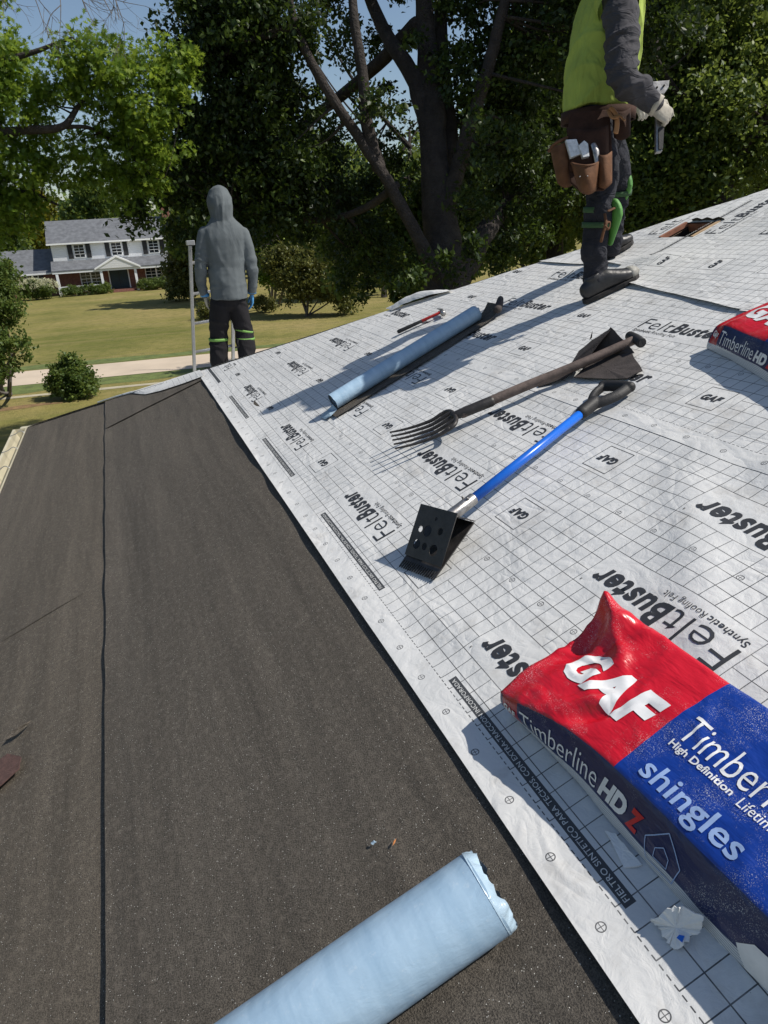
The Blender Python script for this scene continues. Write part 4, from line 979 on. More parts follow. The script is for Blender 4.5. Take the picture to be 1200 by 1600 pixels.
# ---- blue rolls of peel-and-stick
def roll_material():
    t = NT('blue_release_film'); v = t.obj()
    c = t.ramp(t.noise(5, 4, .6, t.scale(v, (1, 1, 6))), [(.3, (.29, .43, .57)), (.7, (.40, .55, .69))])
    c = t.mix(t.math('MULTIPLY', t.ramp(t.noise(60, 3, .7, v), [(.6, (0, 0, 0)), (.75, (1, 1, 1))]), .35), c, (.6, .68, .75))
    b = t.bump(t.noise(34, 3, .6, t.scale(v, (1.6, 1.6, .7)), dist=.4), .22, .006); b = t.bump(t.noise(5, 3, .6, v), .28, .02, b)
    return t.set(c, .36, normal=b, spec=.5)
M_ROLL = roll_material(); M_CORE = simple('asphalt_and_hollow_shade', (.010, .010, .011), .7, .3, 20); M_CLEAR = simple('crumpled_film', (.36, .48, .58), .3, .2, 20, .6, 60)  # core black serves real asphalt and the painted shade of hollow ends
def roll(label, p, q, r, group, loose_end, seed):
    p = Vector(p); q = Vector(q); ax = (q - p).normalized(); root = tag(empty('membrane_roll', p), label, 'roll', group)
    root.matrix_world = Matrix.Translation(p) @ ax.to_track_quat('Z', 'Y').to_matrix().to_4x4()
    L = (q - p).length; n = 40; m = 60; rd = np.random.default_rng(seed)
    th = np.linspace(0, 2 * math.pi, n)[None]; z = np.linspace(0, L, m)[:, None]
    R = r * (1 + .020 * vnoise(z * 4 + 5, np.cos(th) * 1.2, seed) + .016 * vnoise(np.cos(th) * 2 + 3, np.sin(th) * 2 + z * 2.4, seed + 1)) ; R[:, -1] = R[:, 0]
    P = np.stack([R * np.cos(th), R * np.sin(th), z + .006 * vnoise(th * 2, 0 * th + seed, 3) * ((z < .001) | (z > L - .001))], -1)
    o = link('outer_layer', grid_mesh('outer_layer', P), M_ROLL, None, True); o.parent = root
    for zz, s in ((0, 1), (L, -1)):               # rolled layers seen at the end, then a black disc for the shade in the hollow
        mm = MB()
        for k, f in enumerate((.975, .90, .82, .74, .66)):
            ring = [Vector((r * f * math.cos(a), r * f * math.sin(a), zz + s * (.004 + .003 * (k % 2)))) for a in np.linspace(0, 2 * math.pi, 25)[:-1]]
            ring2 = [Vector((r * (f - .075) * math.cos(a), r * (f - .075) * math.sin(a), zz + s * (.004 + .003 * (k % 2)))) for a in np.linspace(0, 2 * math.pi, 25)[:-1]]
            mm.add(ring + ring2, [(i, (i + 1) % 24, 24 + (i + 1) % 24, 24 + i) for i in range(24)])
        e = mm.build('rolled_layers', M_CORE, None); e.parent = root
        mm = MB(); mm.add([Vector((r * .6 * math.cos(a), r * .6 * math.sin(a), zz + s * .05)) for a in np.linspace(0, 2 * math.pi, 25)[:-1]], [tuple(range(24))]); e = mm.build('core', M_CORE, None); e.parent = root
    if loose_end:
        zz, s = (L, 1) if loose_end > 0 else (0, -1)
        n2 = 64; th = np.linspace(0, 2 * math.pi, n2)[None]; u = np.linspace(0, 1, 7)[:, None]
        zt = (.014 + .012 * (vnoise(th * 3, 0 * th, seed + 8) + .4) + .006 * vnoise(th * 9, 0 * th, seed + 9)); zt[:, -1] = zt[:, 0]
        rr = r * (1.012 - .42 * u ** 1.5 * (.6 + vnoise(th * 4, 0 * th + 3, seed + 4))) + .006 * u * vnoise(th * 8, u * 4, seed + 6); rr[:, -1] = rr[:, 0]
        P = np.stack([rr * np.cos(th), rr * np.sin(th), zz + s * (u * zt - .004)], -1)
        e = link('crumpled_end_film', grid_mesh('crumpled_end_film', P), M_CLEAR, None, False); e.parent = root
    return root
roll('pale blue membrane roll lying near on the black membrane', rp(.782, -1.02, .069), rp(.788, -.005, .067), .073, 'blue membrane rolls', 1, 4)
roll('blue membrane roll lying on a black strip, half in shadow', rp(3.62, .60, .054), rp(3.765, 1.605, .054), .045, 'blue membrane rolls', 1, 8)
ws = tag(empty('membrane_strip', rp(3.6, 1.1)), 'narrow strip of grey membrane under the far blue roll', 'strip')
tb = np.linspace(0, 1, 50)[:, None]; ta = np.linspace(0, 1, 8)[None]
B_ = .56 + 1.16 * tb + 0 * ta; A_ = 3.50 + .135 * (B_ - .56) + .16 * ta + .006 * vnoise(B_ * 8, ta * 2, 3)
N_ = .012 + felt_h(A_, B_) + .005 * vnoise(A_ * 8, B_ * 6, 12) + .05 * np.clip((B_ - 1.60) / .12, 0, 1) ** 2
link('strip', grid_mesh('strip', roof_pts(A_, B_, N_)), M_MEMB, ws, True)
m = MB(); P = [rp(3.66, 1.69, .045), rp(3.71, 1.74, .055), rp(3.79, 1.79, .05)]; m.loft(P, [.024, .022, .018], n=10, jitter=.1); m.build('curled_end', M_SCRAP, ws, True)
# scrap of blue film by the end of that roll
m = MB(); q = [RN(500, 652, .004), RN(512, 640, .02), RN(520, 632, .035), RN(527, 640, .01), RN(517, 650, .018), RN(508, 655, .004)]
m.add(q, [(0, 1, 4), (1, 2, 3), (1, 3, 4), (0, 4, 5)]); tag(m.build('film_scrap', M_CLEAR), 'small torn scrap of clear blue film at the far roll end', 'scrap')

# ---- tear-off shovel
fc = np.array([1.855, .305]); axs = np.array([.30, .954]); lat = np.array([.954, -.30])
def SH(l, w, n):
    p = fc + axs * l + lat * w; return rp(p[0], p[1], n + .004)
shv = tag(empty('roofing_shovel', SH(.3, 0, 0)), 'toothed black roofing shovel with bright blue handle lying on the felt', 'shovel')
def plate(name, mat, parent, outline, holes, fn, th=.003):
    cu = bpy.data.curves.new('c', 'CURVE'); cu.dimensions = '2D'; cu.fill_mode = 'BOTH'; cu.extrude = th / 2
    def sp(pts):
        s = cu.splines.new('POLY'); s.points.add(len(pts) - 1)
        for i, (x, y) in enumerate(pts): s.points[i].co = (x, y, 0, 1)
        s.use_cyclic_u = True
    sp(outline)
    for (x, y, r) in holes: sp([(x + r * math.cos(a), y + r * math.sin(a)) for a in np.linspace(0, 2 * math.pi, 19)[:-1]])
    o = bpy.data.objects.new('c', cu); COL.objects.link(o); dg = bpy.context.evaluated_depsgraph_get()
    me = bpy.data.meshes.new_from_object(o.evaluated_get(dg)); bpy.data.objects.remove(o); bpy.data.curves.remove(cu)
    for v in me.vertices: v.co = fn(v.co.x, v.co.y, v.co.z)
    me.name = name; return link(name, me, mat, parent)
hw = .092
def on(l0, n0, l1, n1):                           # map plate coordinates (x across, y along) to a tilted plane
    d = np.array([l1 - l0, n1 - n0]); L = np.hypot(*d); d = d / L
    return lambda x, y, z: SH(l0 + d[0] * y - d[1] * z, x, n0 + d[1] * y + d[0] * z)
teeth = []
nt = 17
for i in range(nt):
    x0 = -hw + 2 * hw * i / nt; x1 = -hw + 2 * hw * (i + 1) / nt
    teeth += [(x0 + .0005, .030), (x0 + .0022, .0), (x1 - .0050, .0), (x1 - .0035, .030)]
plate('base_plate', M_BLACKST, shv, teeth + [(hw, .228), (-hw, .228)], [], on(0, .002, .22, .064), .004)
plate('reinforcing_plate', M_BLACKST, shv, [(-hw, 0), (hw, 0), (hw * .98, .175), (-hw * .98, .175)],
      [(.055, .095, .011), (.018, .095, .019), (-.040, .105, .012), (.050, .045, .017), (.010, .045, .012), (-.035, .042, .019), (-.005, .140, .006)], on(.042, .020, .168, .124), .003)
plate('back_plate', M_BLACKST, shv, [(-hw * .98, 0), (hw * .98, 0), (hw, .082), (-hw, .082)], [], on(.168, .124, .224, .066), .003)
m = MB(); m.loft([SH(.195, 0, .080), SH(.25, 0, .076), SH(.315, 0, .072)], [.022, .021, .021], n=16, round_caps=False); m.build('socket', M_STEEL, shv, True, .002)
m = MB(); m.loft([SH(.30, 0, .0725), SH(.60, 0, .058), SH(.945, 0, .042)], [.0165] * 3, n=18, round_caps=False); m.build('handle', M_BLUEP, shv, True)
m = MB(); m.loft([SH(.90, 0, .044), SH(.96, 0, .042), SH(.985, 0, .041)], [.0245, .025, .024], n=16); mm = m
for s in (-1, 1):
    P = catmull([SH(.965, s * .004, .041), SH(1.00, s * .030, .038), SH(1.05, s * .052, .034), SH(1.115, s * .058, .030)], 4)
    mm.loft(P, [(.015, .021)] * len(P), n=10)
mm.loft([SH(1.115, -.062, .030), SH(1.118, 0, .030), SH(1.115, .062, .030)], [.021, .0215, .021], n=14)
o = mm.build('d_grip', M_BLACKRUB, shv, True); md = o.modifiers.new('r', 'REMESH'); md.mode = 'VOXEL'; md.voxel_size = .004; o.modifiers.new('s', 'SMOOTH').iterations = 4
for x in (-.012, .012): mm = MB(); mm.loft([SH(.285, x, .09), SH(.285, x, .098)], [.004, .004], n=8); mm.build('rivet', M_STEEL, shv, True)

# ---- old fork
fb_ = np.array([2.635, .885]); fax = np.array([-.26, .965]); flt = np.array([.965, .26])
def FK(l, w, n):
    p = fb_ + fax * l + flt * w; return rp(p[0], p[1], n + .004)
fork = tag(empty('garden_fork', FK(0, 0, 0)), 'old fork with black tines and worn wooden handle on the felt', 'fork')
m = MB(); P = catmull([FK(.03, 0, .055), FK(.3, .006, .05), FK(.55, -.004, .046), FK(.80, 0, .044)], 4); m.loft(P, lerp_list([.021, .0205, .019, .0185], 4), n=14); m.build('handle', M_HANDLEW, fork, True)
m = MB(); m.loft([FK(.80, -.058, .044), FK(.803, 0, .046), FK(.80, .060, .044)], [.021, .020, .021], n=18, round_caps=False); m.build('t_grip', M_BLACKRUB, fork, True, .003)
m = MB(); m.loft([FK(.801, -.0585, .044), FK(.8005, -.056, .044)], [.015, .015], n=16, round_caps=False); m.build('bore_shade', M_CORE, fork)  # black disc on the grip end, shade of the bore put in
m = MB(); m.loft([FK(-.01, 0, .06), FK(.05, 0, .056), FK(.16, 0, .052)], [.017, .022, .0225], n=12); m.build('ferrule', M_BLACKST, fork, True)
m = MB(); P = catmull([FK(-.055, -.088, .052), FK(-.025, -.083, .058), FK(-.008, -.05, .061), FK(-.004, 0, .063), FK(-.008, .05, .061), FK(-.025, .083, .058), FK(-.055, .088, .052)], 4); m.loft(P, [.009] * len(P), n=10); m.build('head_bar', M_BLACKST, fork, True)
for i, w in enumerate((-.088, -.044, 0, .044, .088)):
    l0 = -.05 if abs(w) > .08 else -.004
    P = catmull([FK(l0, w, .054 if l0 < -.01 else .061), FK(-.10, w * 1.0, .046), FK(-.17, w * 1.02, .050), FK(-.235, w * 1.04, .060), FK(-.285, w * 1.05, .072)], 4)
    m = MB(); m.loft(P, [(.0100 - .0060 * k / (len(P) - 1), .0085 - .005 * k / (len(P) - 1)) for k in range(len(P))], n=8); m.build('tine', M_BLACKST, fork, True)

# ---- bent scrap of old felt behind the fork grip
sc = tag(empty('felt_scrap', RN(950, 575)), 'bent torn piece of old black felt behind the fork grip', 'scrap')
def ragged(pts, n=5, amp=.004, rd=random.Random(3)):
    out = []
    for i in range(len(pts)):
        p, q = pts[i], pts[(i + 1) % len(pts)]
        for k in range(n): out.append(p.lerp(q, k / n) + Vector((rd.uniform(-amp, amp), rd.uniform(-amp, amp), rd.uniform(-amp, amp) * .4)))
    return out
def fan(name, mat, pts, parent, th=None):
    c = sum(pts, Vector()) / len(pts); m = MB(); k = len(pts); m.add(pts + [c], [(i, (i + 1) % k, k) for i in range(k)])
    o = m.build(name, mat, parent); md = o.modifiers.new('s', 'SOLIDIFY'); md.thickness = .003; return o
fan('standing_flap', M_SCRAP, ragged([RN(955, 511, .115), RN(921, 552, .03), RN(912, 562, .012), RN(968, 556, .012), RN(992, 552, .02), RN(975, 533, .06)], 4, .003), sc)
fan('lying_flap', M_SCRAP, ragged([RN(922, 555, .014), RN(988, 553, .02), RN(1003, 580, .012), RN(980, 592, .010), RN(930, 592, .010), RN(897, 590, .012), RN(915, 575, .010)], 4, .004), sc)
fan('torn_tail', M_SCRAP, ragged([RN(955, 512, .114), RN(925, 532, .07), RN(905, 548, .045), RN(893, 572, .020), RN(866, 586, .012), RN(835, 600, .008), RN(842, 604, .008), RN(880, 592, .014), RN(908, 574, .030), RN(924, 553, .05)], 3, .003), sc)
fan('upturned_tip', M_SCRAP, [RN(921, 531, .075), RN(926, 516, .11), RN(925, 528, .08)], sc)

# ---- hammer
hm = tag(empty('claw_hammer', RN(660, 500)), 'claw hammer with red and black handle lying beyond the far blue roll', 'hammer')
h0, h1 = RN(623, 518, .022), RN(693, 486, .028)
ax = (h1 - h0)
def hl(t, side=0, n=0): return h0 + ax * t + (ax.cross(NW).normalized() * side) + NW * n
m = MB(); m.loft([hl(0), hl(.12), hl(.3), hl(.52)], [(.017, .013), (.016, .012), (.014, .011), (.013, .010)], ref=ax.cross(NW), n=12); m.build('rubber_grip', M_BLACKRUB, hm, True)
m = MB(); m.loft([hl(.51), hl(.75), hl(.93)], [(.0125, .010), (.011, .009), (.010, .009)], ref=ax.cross(NW), n=12); m.build('handle', M_RED, hm, True)
m = MB(); m.loft([hl(.97, -.030), hl(.97, .0), hl(.97, .028)], [.013, .014, .012], n=10); m.loft([hl(.97, .030), hl(.97, .055)], [.017, .017], n=14, round_caps=False); m.build('head', M_STEEL, hm, True)
m = MB()
for s in (-1, 1): P = catmull([hl(.97, -.025, s * .004), hl(.95, -.05, s * .006), hl(.90, -.078, s * .010)], 3); m.loft(P, [.008, .0078, .007, .006, .005, .004, .003][:len(P)], n=8)
m.build('claw', M_STEEL, hm, True)

# ---- small scraps
fan2 = lambda name, label, mat, pts, cat, n=4, amp=.002: tag(fan(name, mat, ragged(pts, n, amp), None), label, cat)
M_BROWNSH = simple('brown_shingle', (.085, .045, .038), .9, .3, 60, .6, 200)
fan2('shingle_scrap', 'brown shingle scrap at the left edge on the membrane', M_BROWNSH, [RN(13, 1178, .004), RN(34, 1183, .004), RN(30, 1202, .004), RN(2, 1228, .004), RN(-40, 1262, .004), RN(-70, 1240, .004)], 'scrap', 4, .0015)
sl = tag(empty('membrane_tear', RN(28, 1140)), 'small raised tear in the grey membrane at the left edge', 'tear')
fan('raised_lip', M_MEMB2, ragged([RN(9, 1157, .001), RN(20, 1142, .011), RN(36, 1132, .012), RN(50, 1125, .001), RN(36, 1141, .0), RN(22, 1151, .0)], 3, .001), sl)
M_PAPER = simple('torn_white_paper', (.76, .76, .75), .7, .06, 30, .6, 80)
pw = tag(empty('torn_paper', RN(1060, 1450)), 'torn white paper with a blue diamond beside the near bundle', 'paper')
fan('paper', M_PAPER, ragged([RN(1015, 1437, .012), RN(1030, 1432, .03), RN(1048, 1418, .045), RN(1066, 1418, .05), RN(1100, 1432, .05), RN(1098, 1452, .03), RN(1083, 1463, .022), RN(1066, 1475, .018), RN(1055, 1484, .008), RN(1046, 1474, .010), RN(1036, 1462, .012), RN(1028, 1446, .010)], 4, .0035), pw)
fan('blue_diamond', M_BLUEP, [RN(1058, 1466, .0225), RN(1062, 1461, .0245), RN(1070, 1463, .0245), RN(1066, 1473, .0225)], pw)
fan2('torn_paper', 'flat torn strip of white film in the bundle shadow', M_PAPER, [RN(962, 1305, .004), RN(985, 1330, .006), RN(1003, 1352, .004), RN(975, 1358, .004), RN(965, 1335, .005), RN(945, 1300, .004)], 'paper', 3, .002)
M_LEAF = simple('dry_leaf', (.45, .17, .05), .8, .2, 30)
fan2('dry_leaf', 'tiny orange dry leaf on the membrane', M_LEAF, [RN(613, 1322, .003), RN(615, 1314, .006), RN(619, 1310, .005), RN(617, 1317, .003)], 'leaf', 1, 0)
fan2('plastic_shred', 'tiny clear plastic shred beside the dry leaf', M_CLEAR, [RN(580, 1318, .003), RN(585, 1313, .007), RN(588, 1315, .004), RN(583, 1320, .003)], 'scrap', 2, .001)

# ---- ladder at the far eave
M_ALU = simple('aluminium', (.50, .50, .50), .42, .12, 12, metal=.65)
ld = tag(empty('extension_ladder', (0, 8.9, GZ)), 'aluminium ladder standing at the far eave beside the hooded man', 'ladder')
lt0 = Vector((.335, 7.85, 1.035)); lb0 = Vector((.335 - .094 * 5.43, 8.93, GZ)); lw_ = Vector((.43, -.02, .03))
def LD(s, t): return lt0.lerp(lb0, t) + lw_ * s
for s in (0, 1):
    m = MB(); m.bar(LD(s, 0), LD(s, 1), .030, .075, Vector((0, 1, 0))); m.build('rail', M_ALU, ld, bevel=.003)
    m = MB(); m.bar(LD(s, -.004) - Vector((.035, 0, 0)), LD(s, -.004) + Vector((.045, 0, 0)), .09, .045, Vector((0, 0, 1))); m.build('end_cap', M_ALU, ld, bevel=.004)
for i in range(17):
    t = .032 + i * .0565; m = MB(); m.loft([LD(0, t), LD(1, t)], [.016, .016], n=10, round_caps=False); m.build('rung', M_ALU, ld, True)
# ------------------------------------------------------------------ the two workers
def cloth(name, c, rough=.9, fs=14, amt=.5, var=.18, stretch=(1, 1, .45), scale=6, dist=.02):
    t = NT(name); v = t.obj()
    cc = t.ramp(t.noise(scale, 5, .65, v), [(.3, tuple(x * (1 - var) for x in c)), (.7, tuple(min(1, x * (1 + var)) for x in c))])
    b = t.bump(t.noise(fs, 3, .55, t.scale(v, stretch), dist=1.1), amt, dist)
    b = t.bump(t.noise(380, 2, .5, v), .15, .001, b)
    return t.set(cc, rough, normal=b, spec=.2)
M_GREYSHIRT = cloth('grey_sports_shirt', (.112, .127, .134), fs=3.2, amt=.45, stretch=(1.2, 1.2, .55), dist=.04)
M_BLACKPANT = cloth('black_trousers', (.016, .015, .017), fs=12, amt=.5)
M_JEANS = cloth('black_jeans', (.026, .027, .034), fs=13, amt=.9, var=.4, stretch=(.8, .8, 1.4), dist=.03)
M_SLEEVE = cloth('charcoal_sleeve', (.058, .056, .062), fs=10, amt=.9, stretch=(.7, .7, 1.6), dist=.035)
M_LIME = cloth('lime_shirt', (.315, .400, .085), fs=5, amt=.9, var=.14, stretch=(1.3, 1.3, .45), dist=.05)
M_SKIN = simple('skin', (.36, .21, .14), .55, .1, 20)
M_HAIR = simple('dark_hair', (.02, .015, .012), .6, .3, 80, .4, 200)
M_GLOVEB = simple('blue_glove', (.07, .27, .55), .6, .15, 20, .3, 80)
M_GLOVEL = simple('cream_knit_glove', (.44, .40, .33), .8, .25, 26, .5, 120)
M_GREEN = simple('green_knee_pad', (.085, .26, .045), .6, .2, 12, .3, 60)
M_GREENB = simple('bright_green_strap', (.16, .33, .07), .7, .15, 20, .3, 120)
M_DKGREEN = simple('dark_green_strap', (.035, .085, .030), .8, .2, 20)
M_SHOE = simple('black_leather_shoe', (.017, .017, .018), .42, .5, 18, .4, 60)
M_SOLE = simple('shoe_sole', (.020, .018, .017), .8, .3, 30)
M_TOE = simple('scuffed_toe', (.30, .29, .26), .6, .5, 40)
M_LEATHD = simple('dark_brown_leather', (.040, .018, .011), .8, .4, 14, .4, 60, spec=.2)
M_LEATH = simple('tan_leather', (.115, .052, .024), .75, .45, 14, .5, 60, spec=.25)
M_LEATHO = simple('orange_leather_strap', (.33, .15, .05), .6, .2, 20)

def skin_obj(name, lofts, mat, parent, voxel=.014, smooth=6, fold=0.0, fsize=.08, n=16, creases=None):
    m = MB()
    for lf in lofts: m.loft(lf[0], lf[1], lf[2], n=n, round_caps=len(lf) < 4)
    o = m.build(name, mat, parent, smooth=True)
    md = o.modifiers.new('join', 'REMESH'); md.mode = 'VOXEL'; md.voxel_size = voxel; md.use_smooth_shade = True
    s = o.modifiers.new('smooth', 'SMOOTH'); s.iterations = smooth; s.factor = .5
    if creases:                                   # cloth folds: ridged noise along given directions, then baked
        me = bpy.data.meshes.new_from_object(o.evaluated_get(bpy.context.evaluated_depsgraph_get()))
        co = np.empty(len(me.vertices) * 3, np.float32); me.vertices.foreach_get('co', co); co = co.reshape(-1, 3).astype(float)
        no = np.empty(len(me.vertices) * 3, np.float32); me.vertex_normals.foreach_get('vector', no); no = no.reshape(-1, 3)
        h = 0
        for f1, f2, amp, sd, cen, rad in creases:
            n1 = vnoise(co @ np.array(f1) + .6 * vnoise(co @ np.array(f2) * 1.7, co[:, 2] * 3, sd + 50), co @ np.array(f2), sd)
            k = amp * (.5 - 2.4 * np.minimum(np.abs(n1), .3))
            if cen is not None: k = k * np.exp(-np.sum((co - np.array(cen)) ** 2, 1) / rad ** 2)
            h = h + k
        co = co + no * np.asarray(h)[:, None]; me.vertices.foreach_set('co', co.astype(np.float32).ravel()); me.update()
        o.modifiers.clear(); o.data = me; me.shade_smooth()
        s2 = o.modifiers.new('relax', 'SMOOTH'); s2.iterations = 1; s2.factor = .4
        fold = 0
    if fold:
        tx_ = bpy.data.textures.new('folds', 'CLOUDS'); tx_.noise_scale = fsize; tx_.noise_depth = 2
        d = o.modifiers.new('folds', 'DISPLACE'); d.texture = tx_; d.strength = fold; d.mid_level = .5; d.texture_coords = 'LOCAL'
    return o
def dens(pts, rad, k=4):
    R = [(r, r) if not isinstance(r, (tuple, list)) else r for r in rad]
    P = catmull(pts, k); Q = []
    for i in range(len(R) - 1):
        for j in range(k): Q.append(tuple(R[i][e] + (R[i + 1][e] - R[i][e]) * j / k for e in (0, 1)))
    Q.append(R[-1]); return P, Q
def hand_lofts(wrist, d, nrm, th, curl=.5, sc=1.0):
    """palm and five fingers: d finger direction, nrm side the fingers curl to, th thumb side"""
    d = d.normalized(); th = (th - d * th.dot(d)).normalized(); nn = d.cross(th); nrm = nn if nn.dot(nrm) > 0 else -nn
    out = [([wrist - d * .01, wrist + d * .03 * sc, wrist + d * .06 * sc, wrist + d * .09 * sc], [(.027 * sc, .020 * sc), (.037 * sc, .019 * sc), (.041 * sc, .017 * sc), (.039 * sc, .014 * sc)], th)]
    for off, L, k in ((.030, .072, .9), (.010, .080, 1.0), (-.010, .075, 1.05), (-.029, .058, 1.15)):
        p = wrist + (d * .088 + th * off) * sc; dd = d + th * (off * 1.2); dd.normalize(); pts = [p - dd * .015]; a = 0
        for f in (.42, .32, .26):
            pts.append(p.copy()); a += curl * k; dir_ = dd * math.cos(a) + nrm * math.sin(a); p = p + dir_ * L * f * sc
        pts.append(p); out.append((pts, [.0092 * sc, .0092 * sc, .0088 * sc, .0082 * sc, .0068 * sc], th))
    p = wrist + (d * .025 + th * .030) * sc; t1 = (d * .65 + th * .6 + nrm * .35).normalized(); t2 = (d * .8 + th * .05 + nrm * .6 * (curl + .2)).normalized()
    out.append(([p - t1 * .01, p + t1 * .038 * sc, p + t1 * .038 * sc + t2 * .030 * sc, p + t1 * .038 * sc + t2 * .052 * sc], [.013 * sc, .0115 * sc, .010 * sc, .0075 * sc], d))
    return out
def shoe(parent, heel, fwd, up, sc=1.0, toe_patch=False):
    fwd = fwd.normalized(); side = fwd.cross(up).normalized(); up = side.cross(fwd).normalized()
    def S(l, h, w=0): return heel + (fwd * l + up * h + side * w) * sc
    P = [S(.0, .056), S(.03, .062), S(.08, .070), S(.13, .068), S(.19, .054), S(.24, .044), S(.285, .040)]
    R = [(.030, .044), (.036, .052), (.038, .060), (.041, .056), (.047, .043), (.047, .034), (.036, .027)]
    R = [(a * sc, b * sc) for a, b in R]
    o = skin_obj('shoe', [(P, R, side), ([S(.070, .05), S(.062, .10), S(.058, .125)], [(.032 * sc, .044 * sc), (.034 * sc, .044 * sc), (.036 * sc, .045 * sc)], side, 1)], M_SHOE, parent, .006, 4)
    m = MB(); out = [(-.026, .0), (-.018, .022), (.05, .033), (.13, .036), (.20, .045), (.27, .040), (.302, .018), (.308, 0)]
    poly = [S(l, 0, w) for l, w in out] + [S(l, 0, -w) for l, w in reversed(out[1:-1])]
    m.prism(poly, up * .024 * sc); m.build('sole', M_SOLE, o, bevel=.004)
    m = MB()
    for i in range(4): m.bar(S(.115 + .026 * i, .108 - .014 * i, -.022), S(.128 + .026 * i, .106 - .014 * i, .022), .007, .005, up)
    m.build('laces', M_BLACKRUB, o)
    if toe_patch:
        skin_obj('worn_toe', [([S(.262, .0445), S(.287, .042), S(.298, .040)], [(.0455 * sc, .0345 * sc), (.0385 * sc, .0300 * sc), (.028 * sc, .021 * sc)], side)], M_TOE, o, .005, 2)
    return o
def head_lofts(neck, up, fwd, sc=1.0):
    up = up.normalized(); side = fwd.cross(up).normalized(); fwd = up.cross(side).normalized()
    def Hd(u, f=0, s=0): return neck + (up * u + fwd * f + side * s) * sc
    P = [Hd(-.03), Hd(.03, .005), Hd(.06, .02), Hd(.10, .022), Hd(.15, .015), Hd(.19, .008), Hd(.225, 0)]
    R = [(.055, .058), (.055, .062), (.066, .085), (.074, .095), (.077, .100), (.070, .090), (.042, .055)]
    L = [(P, [(a * sc, b * sc) for a, b in R], side)]
    L.append(([Hd(.135, .105), Hd(.115, .122), Hd(.098, .118)], [.008 * sc, .013 * sc, .014 * sc], side))          # nose
    for s in (-1, 1): L.append(([Hd(.13, -.005, s * .078), Hd(.09, -.002, s * .078)], [(.006 * sc, .018 * sc), (.006 * sc, .014 * sc)], side))   # ears
    return L, Hd
def face(parent, Hd, mat=M_HAIR):
    for s in (-1, 1):
        m = MB(); m.loft([Hd(.128, .100, s * .032 - .010), Hd(.128, .101, s * .032 + .010)], [.008, .008], n=8); m.build('eye', mat, parent, True)
    m = MB(); m.loft([Hd(.062, .102, -.022), Hd(.062, .108, 0), Hd(.062, .102, .022)], [.005, .006, .005], n=8); m.build('mouth', simple('lips', (.25, .10, .08), .5), parent, True)
def band(name, mat, parent, c, axis, r, h, th=.006, n=24):
    axis = axis.normalized(); m = MB(); x = axis.orthogonal().normalized(); y = axis.cross(x)
    vs = []
    for rr, hh in ((r, -h / 2), (r + th, -h / 2), (r + th, h / 2), (r, h / 2)): vs += [c + axis * hh + x * rr * math.cos(2 * math.pi * i / n) + y * rr * math.sin(2 * math.pi * i / n) for i in range(n)]
    fs = [(k * n + i, k * n + (i + 1) % n, ((k + 1) % 4) * n + (i + 1) % n, ((k + 1) % 4) * n + i) for k in range(4) for i in range(n)]
    m.add(vs, fs); return m.build(name, mat, parent, True)

# ---- man in the grey hood, seen from behind, standing on the far hip face
XL, YL = .500, 7.10
ZL = ZE + (A_EAVE - YL) * math.tan(TH) + .01
man1 = tag(empty('person', (XL, YL, ZL)), 'person in grey hooded shirt, black trousers and blue gloves, back turned', 'person', 'workers on the roof')
lean = Matrix.Rotation(math.radians(3.2), 3, 'Y') @ Matrix.Rotation(math.radians(-3), 3, 'Z')
K = 1.025
def ML(x, y, z): return Vector((XL, YL, ZL)) + lean @ (Vector((x, y, z)) * K)
Xd = lean @ Vector((1, 0, 0)); Yd = lean @ Vector((0, 1, 0)); Zd = lean @ Vector((0, 0, 1))
ankL, ankR = ML(-.125, .10, -.02), ML(.135, -.02, .06)
kneL, kneR = ML(-.115, .06, .46), ML(.125, .05, .50)
legs = [dens([ML(-.066, 0, .84), ML(-.088, .02, .66), kneL, ML(-.125, .05, .26), ankL], [(.082, .105), (.098, .108), (.086, .090), (.086, .092), (.070, .078)]) + (Xd,),
        dens([ML(.066, 0, .84), ML(.094, .02, .68), kneR, ML(.135, .0, .28), ankR], [(.082, .105), (.098, .108), (.086, .090), (.086, .092), (.070, .078)]) + (Xd,),
        dens([ML(0, 0, .78), ML(0, 0, .90), ML(0, 0, 1.0)], [(.142, .115), (.140, .112), (.125, .10)]) + (Xd,)]
thin = lambda lf, k: [(q[0], [(a * k, b * k) for a, b in q[1]], q[2]) for q in lf]
torso = dens([ML(.008, -.005, .795), ML(.006, -.005, .92), ML(.004, 0, 1.08), ML(.0, -.01, 1.22), ML(.0, -.02, 1.33), ML(0, -.02, 1.405), ML(-.003, -.015, 1.455), ML(-.005, .0, 1.51)],
             [(.178, .148), (.172, .142), (.170, .132), (.186, .138), (.200, .130), (.188, .110), (.135, .092), (.088, .085)]) + (Xd, 1)
arms = [dens([ML(-.165, -.015, 1.365), ML(-.198, -.015, 1.25), ML(-.226, -.02, 1.10), ML(-.232, .02, .95), ML(-.212, .05, .83)], [.066, .062, .054, .047, .041]) + (Xd,),
        dens([ML(.165, -.015, 1.365), ML(.198, -.015, 1.25), ML(.230, -.02, 1.10), ML(.240, .02, .96), ML(.228, .05, .85)], [.066, .062, .054, .047, .041]) + (Xd,)]
hd_l, Hd1 = head_lofts(ML(-.008, .03, 1.46), lean @ Vector((-.03, .10, 1)), Yd, .97)
body = skin_obj('body', thin([legs[0], legs[1], legs[2], torso] + arms, .72) + hd_l, M_SKIN, man1, .016, 4); face(body, Hd1)
hood = dens([ML(-.003, -.01, 1.40), ML(-.002, -.008, 1.455), ML(-.004, .0, 1.51), ML(-.008, .012, 1.58), ML(-.012, .022, 1.64), ML(-.014, .03, 1.675)], [(.140, .100), (.100, .100), (.099, .118), (.112, .134), (.112, .131), (.100, .118)]) + (Xd,)
